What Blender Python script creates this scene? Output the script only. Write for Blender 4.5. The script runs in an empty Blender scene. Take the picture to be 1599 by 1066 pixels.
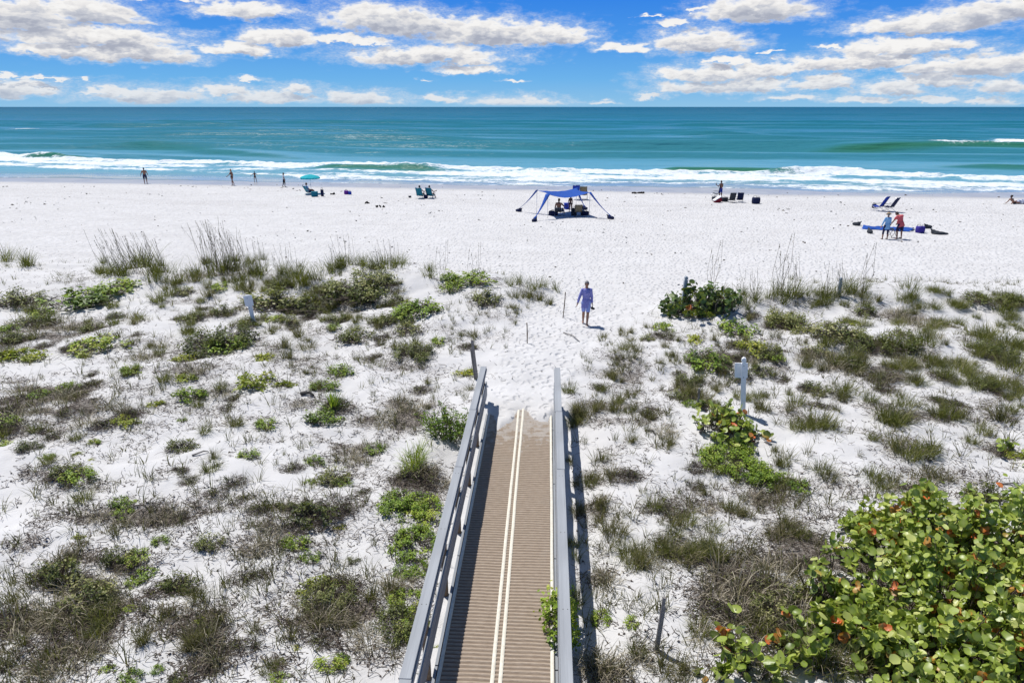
import bpy, bmesh, math, random
import numpy as np
from mathutils import Vector, Matrix
rng = np.random.default_rng(11)
random.seed(5)
SC = bpy.context.scene
COL = SC.collection
# ------------------------------------------------------------------ camera
CAMH = 7.2
PITCH = math.atan(366/1066.0); YAW = math.radians(2.92); FPX = 1066.0
FWD = np.array([-math.sin(YAW)*math.cos(PITCH), math.cos(YAW)*math.cos(PITCH), -math.sin(PITCH)])
RGT = np.array([math.cos(YAW), math.sin(YAW), 0.0])
UPV = np.cross(RGT, FWD)
CAMP = np.array([0, 0, CAMH])
def ray(px, py):
    d = FWD + RGT*((px-799.5)/FPX) + UPV*((533.0-py)/FPX)
    return d/np.linalg.norm(d)
cam = bpy.data.cameras.new("camera"); camo = bpy.data.objects.new("camera", cam); COL.objects.link(camo)
cam.sensor_width = 36.0; cam.lens = 36.0*FPX/1599.0; cam.clip_start = 0.1; cam.clip_end = 120000
M = Matrix((RGT, UPV, -FWD)).transposed().to_4x4(); M.translation = Vector(CAMP); camo.matrix_world = M
SC.camera = camo
SC.render.resolution_x = 1024; SC.render.resolution_y = 682
SC.view_settings.view_transform = 'Standard'; SC.view_settings.look = 'None'
SC.view_settings.exposure = 0.0; SC.view_settings.gamma = 1.0
SC.cycles.max_bounces = 6; SC.cycles.diffuse_bounces = 3; SC.cycles.transparent_max_bounces = 8
SC.cycles.caustics_reflective = False; SC.cycles.caustics_refractive = False
# ------------------------------------------------------------------ numpy noise
_P = np.random.default_rng(3).permutation(4096)
_V = np.random.default_rng(4).random(4096)
def vnoise(x, y, seed=0):
    x = np.asarray(x, float); y = np.asarray(y, float)
    xi = np.floor(x).astype(np.int64); yi = np.floor(y).astype(np.int64)
    fx = x-xi; fy = y-yi; fx = fx*fx*(3-2*fx); fy = fy*fy*(3-2*fy)
    def h(a, b): return _V[_P[(a + _P[(b+seed*57) & 4095]) & 4095]]
    return (h(xi, yi)*(1-fx)+h(xi+1, yi)*fx)*(1-fy) + (h(xi, yi+1)*(1-fx)+h(xi+1, yi+1)*fx)*fy
def fbm(x, y, o=4, seed=0):
    s = 0; a = 1; t = 0
    for k in range(o):
        s = s + a*vnoise(x*2**k, y*2**k, seed+k); t += a; a *= .5
    return s/t
def sst(a, b, x):
    t = np.clip((x-a)/(b-a), 0, 1); return t*t*(3-2*t)
# ------------------------------------------------------------------ terrain function
SEA = -1.0
def flat_at(px, py, z):
    d = ray(px, py); t = (z-CAMH)/d[2]; return CAMP + d*t
WL = flat_at(0, 279, SEA)[:2]; WR = flat_at(1599, 302, SEA)[:2]
TS = (WR-WL)/np.linalg.norm(WR-WL)          # along the shore
NS = np.array([-TS[1], TS[0]])              # offshore
W0 = (WL+WR)/2
def shore(x, y):
    return (x-W0[0])*TS[0]+(y-W0[1])*TS[1], (x-W0[0])*NS[0]+(y-W0[1])*NS[1]
def path_c(y): return np.interp(y, [10, 17, 20.7, 24, 28.7, 36], [-.53, -.40, .05, 1.25, 3.0, 4.5])
def path_w(y): return np.interp(y, [10, 17, 20.7, 24, 28.7, 33, 36], [.7, .8, 1.2, 1.75, 2.5, 5., 12.])
def duneness(x, y):
    """1 in the dunes, 0 on the beach"""
    edge = np.interp(x, [-40, -22, -16, -11, -6, -1, 1, 3, 5, 8, 12, 18, 24, 40],
                        [34, 32.5, 31.5, 33, 32.5, 30, 28.5, 27.5, 28, 31, 31.5, 30, 31, 33])
    e = edge + 1.6*(fbm(x*.3, y*.3, 3, 9)-.5)
    return 1-sst(-1.6, 1.0, y-e)
MOUNDS = [(-13.0, 28.2, 4.0, 2.6, .55), (-8.5, 29.0, 3.0, 2.4, .65), (-4.5, 27.6, 3.0, 2.2, .75), (-1.6, 25.6, 1.5, 1.5, .30),
          (-19, 28.0, 4.0, 2.2, .35), (-25, 28, 4, 3, .3), (6.2, 25.0, 2.0, 1.8, .45), (9.5, 26.5, 3.5, 2.2, .60),
          (14.5, 26.5, 3.5, 2.5, .55), (20.5, 26, 3, 3, .75), (25, 24, 4, 5, .7), (-4, 23.2, 2.2, 1.6, .3),
          (-14, 22, 3, 2, .2), (10.5, 21.2, 5, 1.6, .35), (17, 20, 4, 2, .3), (-9, 17, 3, 2, .2), (-15, 15, 4, 2, .2), (5.5, 15.5, 2, 1.3, .2)]
def H(x, y, fine=True):
    x = np.asarray(x, float); y = np.asarray(y, float)
    s, n = shore(x, y)
    beach = np.where(n < 0, SEA + np.clip(-n, 0, 300)*.011 + .10*sst(0, -12, n), SEA - n*.035)
    beach = np.maximum(beach, -4.0)
    beach = np.minimum(beach, -.42)
    du = duneness(x, y)
    m = 0
    for (cx, cy, rx, ry, a) in MOUNDS:
        m = m + a*np.exp(-((x-cx)/rx)**2-((y-cy)/ry)**2)
    dz = -.05 + .9*m + (fbm(x*.45, y*.45, 4, 2)-.5)*.45
    pw = path_w(y)
    pm = 1-sst(.75, 1.7, np.abs(x-path_c(y))/pw)
    pathz = np.interp(y, [0, 14, 17, 22, 27, 33], [-.28, -.2, .02, -.02, -.2, -.45])
    dz = dz*(1-pm) + pathz*pm
    z = beach*(1-du) + dz*du
    # the boardwalk runs in a shallow trough, its far end buried by a tongue of blown sand
    tr = (1-sst(1.1, 2.3, np.abs(x+.54)))*(1-sst(16.2, 17.4, y))
    u = np.abs(x+.50)/.78
    ed = 14.88 + 1.0*(vnoise(x*1.9, y*.5, 31)-.5) + .55*(vnoise(x*5.3, y*2, 32)-.5) - .25*sst(.3, .75, u)*(x < -.48) + .95*sst(.72, 1.02, u)
    tongue = -.22 + .29*sst(-.35, .55, y-ed)
    z = z*(1-tr) + (tongue + .05*(fbm(x*1.5, y*1.5, 3, 5)-.5)*(u > 1.05))*tr
    if fine:
        k = np.clip(du+.25, 0, 1)*(1-sst(60, 70, y))
        z = z + k*((fbm(x*1.7, y*1.7, 3, 12)-.5)*.11 + (vnoise(x*5, y*5, 15)-.5)*.03)*np.where((u < 1.05) & (y < 15.2), 0, 1)
        z = z + (1-du)*(vnoise(x*1.2, y*1.2, 21)-.5)*.05*sst(1, -6, n)
    return z
def at(px, py):
    """the point of the ground that a ray in this direction meets"""
    d = ray(px, py); ts = np.concatenate([np.linspace(6, 60, 700), np.linspace(60.1, 200, 600)])
    P = CAMP[None]+d[None]*ts[:, None]
    g = P[:, 2]-H(P[:, 0], P[:, 1])
    i = np.argmax(g < 0) if (g < 0).any() else len(ts)-1
    a, b = ts[max(i-1, 0)], ts[i]
    for _ in range(12):
        m_ = (a+b)/2; q = CAMP+d*m_
        if q[2]-float(H(q[0], q[1])) < 0: b = m_
        else: a = m_
    q = CAMP+d*b
    return np.array([q[0], q[1], float(H(q[0], q[1]))])
def depth(p): return float(np.dot(np.asarray(p)-CAMP, FWD))
def mpp(p): return depth(p)/FPX          # metres per photograph pixel at p
# ------------------------------------------------------------------ helpers
def tag(o, label=None, cat=None, group=None, kind=None):
    if label: o['label'] = label
    if cat: o['category'] = cat
    if group: o['group'] = group
    if kind: o['kind'] = kind
    return o
def np_mesh(name, V, faces, mat=None, parent=None, attrs=None, smooth=True, link=True, loc=None):
    """faces: list of index arrays (M,k); attrs: {name: per-vertex floats}"""
    V = np.asarray(V, np.float32); me = bpy.data.meshes.new(name)
    fs = [np.asarray(f, np.int32) for f in (faces if isinstance(faces, list) else [faces]) if len(f)]
    me.vertices.add(len(V)); me.vertices.foreach_set('co', V.ravel())
    lv = np.concatenate([f.ravel() for f in fs]); tot = np.concatenate([np.full(len(f), f.shape[1], np.int32) for f in fs])
    me.loops.add(len(lv)); me.loops.foreach_set('vertex_index', lv)
    st = np.concatenate([[0], np.cumsum(tot)[:-1]]).astype(np.int32)
    me.polygons.add(len(tot)); me.polygons.foreach_set('loop_start', st); me.polygons.foreach_set('loop_total', tot)
    me.polygons.foreach_set('use_smooth', np.full(len(tot), smooth))
    for k, a in (attrs or {}).items():
        at_ = me.attributes.new(k, 'FLOAT', 'POINT'); at_.data.foreach_set('value', np.asarray(a, np.float32).ravel())
    me.update(calc_edges=True)
    if mat: me.materials.append(mat)
    if not link: return me
    o = bpy.data.objects.new(name, me); COL.objects.link(o)
    if parent: o.parent = parent
    if loc is not None: o.location = loc
    return o
def empty(name, loc, rz=0, **t):
    o = bpy.data.objects.new(name, None); COL.objects.link(o); o.location = Vector(loc); o.rotation_euler = (0, 0, rz)
    o.empty_display_size = .2
    tag(o, **t); return o
def grid_faces(nx, ny):
    i = np.arange((nx-1)*(ny-1)); r = i//(nx-1); c = i % (nx-1); a = r*nx+c
    return np.stack([a, a+1, a+1+nx, a+nx], 1)
class MB:
    """gathers simple shapes into one mesh"""
    def __init__(s): s.v = []; s.f = []; s.n = 0
    def add(s, V, F):
        s.v.append(np.asarray(V, float)); s.f += [tuple(int(i)+s.n for i in f) for f in F]; s.n += len(V)
    def box(s, c, size, rot=None, taper=1.0):
        x, y, z = [q/2 for q in size]
        V = np.array([[-x, -y, -z], [x, -y, -z], [x, y, -z], [-x, y, -z], [-x*taper, -y*taper, z], [x*taper, -y*taper, z], [x*taper, y*taper, z], [-x*taper, y*taper, z]])
        if rot is not None: V = V @ np.array(rot.to_3x3() if hasattr(rot, 'to_3x3') else rot).T
        s.add(V+np.array(c), [(0, 3, 2, 1), (4, 5, 6, 7), (0, 1, 5, 4), (1, 2, 6, 5), (2, 3, 7, 6), (3, 0, 4, 7)])
    def tube(s, pts, r, k=8, cap=True, flat=1.0):
        pts = [np.array(p, float) for p in pts]; rs = r if hasattr(r, '__len__') else [r]*len(pts)
        V = []; 
        for i, p in enumerate(pts):
            t = pts[min(i+1, len(pts)-1)]-pts[max(i-1, 0)]; t = t/(np.linalg.norm(t)+1e-9)
            a = np.cross(t, [0, 0, 1.]); 
            if np.linalg.norm(a) < 1e-3: a = np.array([1., 0, 0])
            a /= np.linalg.norm(a); b = np.cross(a, t)
            for j in range(k):
                w = 2*math.pi*j/k; V.append(p+rs[i]*(a*math.cos(w)+b*math.sin(w)*flat))
        F = []
        for i in range(len(pts)-1):
            for j in range(k): F.append((i*k+j, i*k+(j+1) % k, (i+1)*k+(j+1) % k, (i+1)*k+j))
        if cap: F += [tuple(range(k))[::-1], tuple(range((len(pts)-1)*k, len(pts)*k))]
        s.add(V, F)
    def ball(s, c, r, k=10, m=7, rot=None):
        r = np.array(r if hasattr(r, '__len__') else (r, r, r), float); V = [[0, 0, -1.]]
        for i in range(1, m):
            a = -math.pi/2+math.pi*i/m
            for j in range(k): V.append([math.cos(a)*math.cos(2*math.pi*j/k), math.cos(a)*math.sin(2*math.pi*j/k), math.sin(a)])
        V.append([0, 0, 1.]); V = np.array(V)*r
        if rot is not None: V = V @ np.array(rot.to_3x3()).T
        F = [(0, 1+(j+1) % k, 1+j) for j in range(k)]
        for i in range(m-2):
            for j in range(k): F.append((1+i*k+j, 1+i*k+(j+1) % k, 1+(i+1)*k+(j+1) % k, 1+(i+1)*k+j))
        e = len(V)-1; F += [(e, e-k+j, e-k+(j+1) % k) for j in range(k)]
        s.add(V+np.array(c), F)
    def lathe(s, prof, k=16, c=(0, 0, 0)):
        V = []; F = []
        for (r, z) in prof:
            for j in range(k): V.append([c[0]+r*math.cos(2*math.pi*j/k), c[1]+r*math.sin(2*math.pi*j/k), c[2]+z])
        for i in range(len(prof)-1):
            for j in range(k): F.append((i*k+j, i*k+(j+1) % k, (i+1)*k+(j+1) % k, (i+1)*k+j))
        s.add(V, F)
    def prism(s, poly, z0, z1, rot=None, c=(0, 0, 0)):
        k = len(poly); V = np.array([[p[0], p[1], z0] for p in poly]+[[p[0], p[1], z1] for p in poly], float)
        if rot is not None: V = V @ np.array(rot.to_3x3()).T
        s.add(V+np.array(c), [tuple(range(k))[::-1], tuple(range(k, 2*k))]+[(j, (j+1) % k, k+(j+1) % k, k+j) for j in range(k)])
    def build(s, name, mat, parent=None, bevel=0, smooth=False, **t):
        me = bpy.data.meshes.new(name); me.from_pydata(np.concatenate(s.v).tolist(), [], s.f); me.update()
        if bevel:
            bm = bmesh.new(); bm.from_mesh(me)
            bmesh.ops.bevel(bm, geom=[e for e in bm.edges if len(e.link_faces) == 2 and e.calc_face_angle(0) > .5], offset=bevel, segments=2, affect='EDGES', profile=.6)
            bm.to_mesh(me); bm.free()
        me.materials.append(mat)
        if smooth: me.polygons.foreach_set('use_smooth', [True]*len(me.polygons))
        o = bpy.data.objects.new(name, me); COL.objects.link(o)
        if parent: o.parent = parent
        tag(o, **t); return o
def copy_tree(o, parent=None):
    c = o.copy(); COL.objects.link(c)
    if parent: c.parent = parent
    for ch in list(o.children): copy_tree(ch, c)
    return c
# ------------------------------------------------------------------ node helper
class NT:
    def __init__(s, nt): s.t = nt; nt.nodes.clear()
    def n(s, typ, ins=None, **props):
        x = s.t.nodes.new(typ)
        for k, v in props.items(): setattr(x, k, v)
        for k, v in (ins or {}).items(): s.set(x.inputs[k], v)
        return x
    def set(s, sock, v):
        if isinstance(v, bpy.types.NodeSocket): s.t.links.new(v, sock)
        elif v is not None:
            if hasattr(sock.default_value, '__len__') and hasattr(v, '__len__') and len(v) == 3 and len(sock.default_value) == 4: v = (*v, 1)
            sock.default_value = v
    def m(s, op, a, b=None, c=None, clamp=False):
        x = s.t.nodes.new('ShaderNodeMath'); x.operation = op; x.use_clamp = clamp
        for i, v in enumerate((a, b, c)):
            if v is not None: s.set(x.inputs[i], v)
        return x.outputs[0]
    def vm(s, op, a, b=None, c=None):
        x = s.t.nodes.new('ShaderNodeVectorMath'); x.operation = op
        for i, v in enumerate((a, b, c)):
            if v is not None: s.set(x.inputs[i], v)
        return x.outputs['Value'] if op in ('LENGTH', 'DOT_PRODUCT', 'DISTANCE') else x.outputs[0]
    def mix(s, f, a, b, mode='MIX'):
        x = s.t.nodes.new('ShaderNodeMix'); x.data_type = 'RGBA'; x.blend_type = mode
        s.set(x.inputs[0], f); s.set(x.inputs[6], a); s.set(x.inputs[7], b); return x.outputs[2]
    def rng(s, v, a, b, c=0., d=1., smooth=True):
        x = s.t.nodes.new('ShaderNodeMapRange'); x.interpolation_type = 'SMOOTHSTEP' if smooth else 'LINEAR'
        for i, q in enumerate((v, a, b, c, d)): s.set(x.inputs[i], q)
        return x.outputs[0]
    def ramp(s, f, stops):
        x = s.t.nodes.new('ShaderNodeValToRGB'); e = x.color_ramp.elements
        while len(e) < len(stops): e.new(.5)
        for q, (p, c) in zip(e, stops): q.position = p; q.color = (*c, 1)
        s.set(x.inputs[0], f); return x.outputs[0]
    def noise(s, vec, scale, detail=4, rough=.55, out=0, **k):
        x = s.t.nodes.new('ShaderNodeTexNoise'); s.set(x.inputs['Vector'], vec); s.set(x.inputs['Scale'], scale)
        x.inputs['Detail'].default_value = detail; x.inputs['Roughness'].default_value = rough
        for q, v in k.items(): s.set(x.inputs[q], v)
        return x.outputs[out]
    def attr(s, name): return s.n('ShaderNodeAttribute', attribute_name=name).outputs['Fac']
    def bump(s, h, strength, dist, normal=None):
        x = s.n('ShaderNodeBump', {'Height': h, 'Strength': strength, 'Distance': dist})
        if normal is not None: s.set(x.inputs['Normal'], normal)
        return x.outputs[0]
def material(name):
    m = bpy.data.materials.new(name); m.use_nodes = True; return m, NT(m.node_tree)
def finish(nt, bsdf):
    nt.n('ShaderNodeOutputMaterial', {'Surface': bsdf})
def simple(name, col, rough=.7, var=.12, scale=20., metal=0., spec=.4, bump=0.):
    m, t = material(name); p = t.n('ShaderNodeTexCoord').outputs['Object']
    f = t.noise(p, scale, 4)
    a = tuple(max(0, c*(1-var)) for c in col); b = tuple(min(1, c*(1+var)) for c in col)
    c = t.ramp(f, [(.3, a), (.7, b)])
    ins = {'Base Color': c, 'Roughness': rough, 'Metallic': metal, 'Specular IOR Level': spec}
    if bump: ins['Normal'] = t.bump(f, bump, .01)
    finish(t, t.n('ShaderNodeBsdfPrincipled', ins).outputs[0]); return m
def cloth(name, col, col2=None, scale=30., rough=.85, trans=.0):
    m, t = material(name); p = t.n('ShaderNodeTexCoord').outputs['Object']
    f = t.noise(p, scale, 3); g = t.noise(p, 5., 2)
    c = t.ramp(f, [(.35, tuple(q*.85 for q in col)), (.65, col2 or tuple(min(1, q*1.12) for q in col))])
    b = t.n('ShaderNodeBsdfPrincipled', {'Base Color': c, 'Roughness': rough, 'Specular IOR Level': .2, 'Normal': t.bump(g, .4, .02)}).outputs[0]
    if trans:
        tr = t.n('ShaderNodeBsdfTranslucent', {'Color': c}).outputs[0]
        b = t.n('ShaderNodeMixShader', {0: trans, 1: b, 2: tr}).outputs[0]
    finish(t, b); return m
# ------------------------------------------------------------------ sun and sky
SUN_EL = math.radians(63); SUN_AZ = math.radians(-46)      # azimuth clockwise from +Y (towards the sea)
sd = Vector((math.sin(SUN_AZ)*math.cos(SUN_EL), math.cos(SUN_AZ)*math.cos(SUN_EL), math.sin(SUN_EL)))
sl = bpy.data.lights.new("sun", 'SUN'); sl.energy = 4.8; sl.angle = math.radians(.5); sl.color = (1, .97, .93)
so = bpy.data.objects.new("sun", sl); COL.objects.link(so); so.rotation_euler = sd.to_track_quat('Z', 'Y').to_euler()
so.location = (0, 0, 60)
W = bpy.data.worlds.new("World"); SC.world = W; W.use_nodes = True; T = NT(W.node_tree)
sky = T.n('ShaderNodeTexSky', sky_type='NISHITA', sun_disc=False, sun_elevation=SUN_EL, sun_rotation=SUN_AZ, altitude=0, air_density=1.0, dust_density=.4, ozone_density=2.5).outputs[0]
D = T.n('ShaderNodeTexCoord').outputs['Generated']
sx = T.n('ShaderNodeSeparateXYZ', {0: D})
az = T.m('ARCTAN2', sx.outputs[0], sx.outputs[1]); el = T.m('ARCSINE', sx.outputs[2])
CL = [ # x, base y, half width, height (photograph pixels -> directions)
 (30, 52, 95, 60), (140, 38, 85, 40), (-30, 60, 40, 40), (250, 2, 65, 9), (385, 27, 78, 27), (150, 72, 140, 32), (90, 88, 95, 24), (215, 97, 100, 36), (372, 86, 58, 20),
 (440, 71, 62, 28), (590, 50, 92, 46), (650, 57, 95, 36), (760, 70, 110, 42), (860, 72, 66, 34), (545, 68, 70, 13), (665, 101, 125, 32), (735, 114, 56, 14), (800, 129, 18, 4),
 (10, 152, 85, 26), (8, 121, 17, 8), (125, 131, 14, 7), (60, 128, 40, 6), (235, 163, 92, 30), (190, 150, 60, 14), (345, 151, 46, 20), (425, 161, 70, 20), (462, 146, 36, 15), (385, 127, 30, 7),
 (560, 164, 75, 22), (655, 127, 8, 4), (690, 159, 40, 12), (805, 168, 72, 18), (975, 80, 40, 14), (1090, 84, 74, 38), (1052, 41, 34, 13), (1180, 34, 90, 44), (1085, 20, 16, 6),
 (1420, 53, 108, 30), (1520, 46, 75, 44), (1590, 30, 60, 40), (1420, 83, 118, 22), (1300, 78, 30, 8), (1135, 100, 32, 11), (1110, 128, 95, 28), (1100, 148, 85, 22), (1205, 118, 60, 24), (1290, 112, 52, 28), (1362, 108, 60, 30), (1445, 117, 52, 22),
 (1530, 118, 110, 38), (1180, 142, 58, 22), (1288, 138, 66, 24), (1392, 149, 62, 24), (1470, 136, 58, 26), (1562, 149, 66, 30), (1232, 158, 52, 12), (1350, 162, 60, 12), (1455, 161, 50, 14), (1555, 165, 60, 12), (1012, 154, 26, 9), (940, 164, 20, 6), (1200, 84, 10, 5), (1010, 25, 14, 4)]
def azel(px, py):
    d = ray(px, py); return math.atan2(d[0], d[1]), math.asin(d[2])
KS = 20.0
def cloud_field(vec):
    cur = None
    for (x, yb, w, h) in CL:
        a, e = azel(x, yb-h*.30); a1, _ = azel(x+w, yb-h*.3); _, e1 = azel(x, yb-h)
        sw = 1/max(1e-4, a1-a); sh = 1/max(1e-4, e1-e)
        q = T.vm('MULTIPLY_ADD', vec, (sw, sh, 0), (-a*sw, -e*sh, 0))
        q = T.vm('MAXIMUM', q, T.vm('MULTIPLY', q, (1, -2.4, 1)))
        l = T.vm('LENGTH', q)
        cur = l if cur is None else T.m('SMOOTH_MIN', cur, l, .12)
    return cur
P0 = T.n('ShaderNodeCombineXYZ', {0: az, 1: el, 2: 0.}).outputs[0]
st = T.vm('MULTIPLY', P0, (1., 2.3, 1.))
w1 = T.noise(st, 22., 3, .55, out=1)
w1 = T.vm('MULTIPLY', T.vm('SUBTRACT', w1, (.5, .5, .5)), (.085, .020, 0))
wB = T.noise(st, 95., 3, .55, out=1)
wB = T.vm('MULTIPLY', T.vm('SUBTRACT', wB, (.5, .5, .5)), (.022, .0105, 0))
Pw = T.vm('ADD', T.vm('ADD', P0, w1), wB)
f0 = cloud_field(Pw)
f1 = cloud_field(T.vm('ADD', Pw, (-.004, .0075, 0)))
n2 = T.noise(st, 48., 5, .56)
n2c = T.m('SUBTRACT', n2, .5)
g0 = T.m('ADD', T.m('MULTIPLY_ADD', n2c, 1.25, f0), T.rng(el, .0, .05, .13, 0.))
n3 = T.noise(T.vm('ADD', st, (-.005, .016, 0)), 48., 5, .56)
g1 = T.m('MULTIPLY_ADD', T.m('SUBTRACT', n3, .5), 1.15, f1)
fine = T.noise(st, 260., 4, .6)
dens = T.rng(T.m('MULTIPLY_ADD', T.m('SUBTRACT', fine, .5), .22, g0), 1.12, .74)
dens = T.m('MULTIPLY', dens, T.rng(el, 0., .006))
lit = T.rng(g1, .12, 1.22, smooth=False)
relief = T.rng(T.m('SUBTRACT', n2, n3), -.09, .09, -.20, .20, smooth=False)
lit = T.m('ADD', lit, relief, clamp=True)
ccol = T.ramp(lit, [(0., (.40, .43, .52)), (.35, (.59, .61, .67)), (.60, (.81, .80, .80)), (.85, (.92, .91, .90))])
# thin high veil bits and the clear blue, deeper upwards
grad = T.ramp(T.rng(el, 0., .30, smooth=False), [(0., (.28, .55, .80)), (.12, (.155, .45, .83)), (.28, (.075, .32, .82)), (.45, (.038, .235, .79)), (1., (.03, .17, .55))])
lum = T.m('MULTIPLY', T.vm('DOT_PRODUCT', sky, (.3, .4, .3)), .1)
nish = T.vm('MULTIPLY', sky, (.075, .075, .075))
low = T.rng(el, .25, .7)
base = T.mix(low, grad, nish)
wisp = T.rng(T.noise(T.vm('MULTIPLY', P0, (1., 3.5, 1.)), 14., 6, .6), .60, .9, 0., .22)
base = T.mix(wisp, base, (.62, .72, .82))
veil = T.m('MULTIPLY', T.rng(T.m('MULTIPLY_ADD', n2c, 1.6, f0), 1.75, .95), T.m('MULTIPLY', T.rng(fine, .35, .7, .25, .55), T.rng(el, 0., .006)))
base = T.mix(veil, base, (.66, .74, .84))
# scattered fair-weather clouds over the rest of the sky
pl = T.vm('DIVIDE', D, T.n('ShaderNodeCombineXYZ', {0: T.m('MAXIMUM', sx.outputs[2], .05), 1: T.m('MAXIMUM', sx.outputs[2], .05), 2: 1.}).outputs[0])
hi = T.rng(T.noise(pl, .9, 6, .55), .58, .72)
hi = T.m('MULTIPLY', hi, T.rng(el, .22, .35))
base = T.mix(T.m('MULTIPLY', hi, .8), base, (.60, .61, .64))
ccol = T.mix(T.rng(el, 0., .055, .45, 0.), ccol, (.50, .62, .76))
colr = T.mix(dens, base, ccol)
bg = T.n('ShaderNodeBackground', {'Color': colr, 'Strength': 1.0})
T.n('ShaderNodeOutputWorld', {'Surface': bg.outputs[0]})
W.cycles.sampling_method = 'MANUAL'; W.cycles.sample_map_resolution = 512
# ------------------------------------------------------------------ ground sheet
def steps(*seg):
    out = [seg[0][0]]
    for a, b, d in seg:
        n = max(1, int(round((b-a)/d))); out += list(np.linspace(a, b, n+1)[1:])
    return np.array(out)
gx = steps((-4000, -400, 400), (-400, -80, 20), (-80, -30, 1.5), (-30, -16, .28), (-16, 16, .10), (16, 32, .28), (32, 80, 1.5), (80, 400, 20), (400, 4000, 400))
gy = steps((-400, -20, 40), (-20, 4, 2), (4, 22, .10), (22, 36, .14), (36, 66, .6), (66, 110, .8), (110, 200, 10), (200, 1200, 200))
X, Y = np.meshgrid(gx, gy); Z = H(X, Y)
# mask: where dead leaves and twigs lie
LIT = [ # px, py, half width px, half height px, strength : patches of dead grass on the sand
 (35, 605, 80, 14, 1), (97, 622, 110, 16, 1), (25, 652, 90, 18, 1), (165, 632, 110, 16, .9), (140, 660, 100, 14, .8), (350, 617, 50, 12, 1), (364, 655, 45, 14, .9), (482, 575, 60, 14, .6), (230, 560, 70, 12, .5),
 (40, 520, 60, 20, .8), (100, 520, 70, 14, .7), (190, 500, 60, 10, .5), (250, 540, 80, 14, .6), (300, 470, 60, 12, .6), (300, 575, 60, 12, .7), (430, 540, 70, 18, .6), (520, 500, 60, 18, .5), (555, 475, 60, 14, .8), (700, 520, 80, 24, .35), (640, 570, 60, 18, .6), (470, 630, 50, 12, .7), (640, 640, 60, 22, 1.2), (600, 660, 50, 16, 1), (690, 600, 60, 12, .5),
 (560, 690, 70, 14, .6), (545, 720, 60, 20, .8), (643, 740, 45, 22, 1), (500, 690, 45, 10, .6), (440, 690, 45, 12, .5), (60, 740, 60, 20, .7), (130, 760, 60, 16, .7), (40, 790, 60, 10, .5), (130, 810, 70, 20, .7), (230, 800, 60, 16, .8), (250, 815, 45, 14, .8), (335, 790, 60, 14, .7), (280, 740, 50, 14, .6), (60, 850, 60, 18, .6), (180, 890, 90, 26, .8), (100, 885, 55, 20, .9), (290, 860, 50, 18, .7), (414, 842, 45, 34, 1.1),
 (150, 945, 80, 34, .9), (35, 960, 70, 36, 1), (110, 1020, 60, 34, .9), (300, 950, 60, 34, .7), (310, 1000, 55, 36, .9), (330, 1045, 60, 24, .8), (450, 800, 40, 24, .6), (500, 830, 60, 26, .9), (540, 790, 40, 14, .6), (470, 870, 50, 16, .6), (506, 960, 70, 40, 1.1), (590, 960, 70, 50, 1), (640, 905, 40, 22, .8), (570, 1015, 45, 20, .7), (660, 770, 60, 24, .7), (640, 850, 50, 30, .5),(440, 1045, 40, 18, .7),
 (960, 560, 60, 26, .5), (1000, 600, 70, 26, .55), (930, 640, 50, 26, .7), (1000, 650, 60, 20, .5), (1032, 672, 40, 14, 1.1), (1090, 610, 60, 16, .8), (1060, 530, 60, 16, .6), (1130, 560, 60, 16, .6), (1200, 560, 60, 18, .7), (1260, 540, 60, 20, .8), (1300, 560, 80, 20, .8), (1380, 585, 60, 18, 1), (1425, 500, 50, 14, 1.2), (1450, 560, 60, 16, .7), (1540, 560, 70, 40, .7), (1490, 470, 60, 12, .4), (1560, 640, 60, 20, .7), (1240, 640, 60, 14, .5), (1400, 640, 60, 20, .8), (1480, 650, 60, 14, .7), (1290, 660, 50, 14, .7), (1420, 700, 80, 20, .8), (1560, 700, 50, 14, .6), (1350, 620, 60, 12, .6),
 (920, 700, 50, 14, .5), (960, 740, 60, 22, .5), (1010, 700, 50, 16, .5), (930, 790, 40, 28, .8), (1020, 790, 60, 18, .5), (1000, 870, 60, 24, .9), (1070, 860, 60, 22, .9), (1100, 800, 60, 20, .5), (1170, 780, 60, 18, .8), (1230, 830, 50, 20, .7), (1230, 770, 50, 12, .7), (1330, 760, 60, 12, .5), (1430, 765, 60, 16, 1), (1500, 750, 60, 12, .5), (1300, 840, 60, 24, .6),
 (1176, 900, 60, 36, 1.2), (1120, 950, 60, 40, 1.1), (1220, 960, 70, 50, 1.3), (960, 1035, 60, 40, 1.2), (940, 900, 40, 24, .8), (1040, 1040, 60, 30, .7), (1100, 1020, 60, 40, .8), (1260, 900, 70, 40, 1.2), (1350, 960, 100, 100, 1.2), (1500, 940, 120, 120, 1.3),
 (110, 440, 70, 12, .4), (230, 430, 60, 12, .8), (340, 430, 70, 14, .9), (450, 440, 50, 14, .8), (1180, 480, 60, 12, .5), (1250, 470, 60, 12, .4), (820, 455, 50, 12, .5), (770, 490, 45, 14, .4)]
LITW = []
for (px, py, wx, wy, s) in LIT:
    p = at(px, py); k = mpp(p); q = at(px, py-wy) if py-wy > 420 else p
    dy = max(abs(np.linalg.norm(q[:2]-p[:2])), .25)
    LITW.append((p[0], p[1], wx*k, dy, s))
UNDER = []  # litter colour under the sea grape, doubling as painted shade in its gaps
for (px, py, wx, dy) in ((1500, 950, 150, 1.5), (1620, 960, 120, 1.6), (1430, 1010, 90, 1.0), (1500, 860, 110, 1.0)):
    p = at(px, py); UNDER.append((p[0], p[1], wx*mpp(p), dy))
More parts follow.
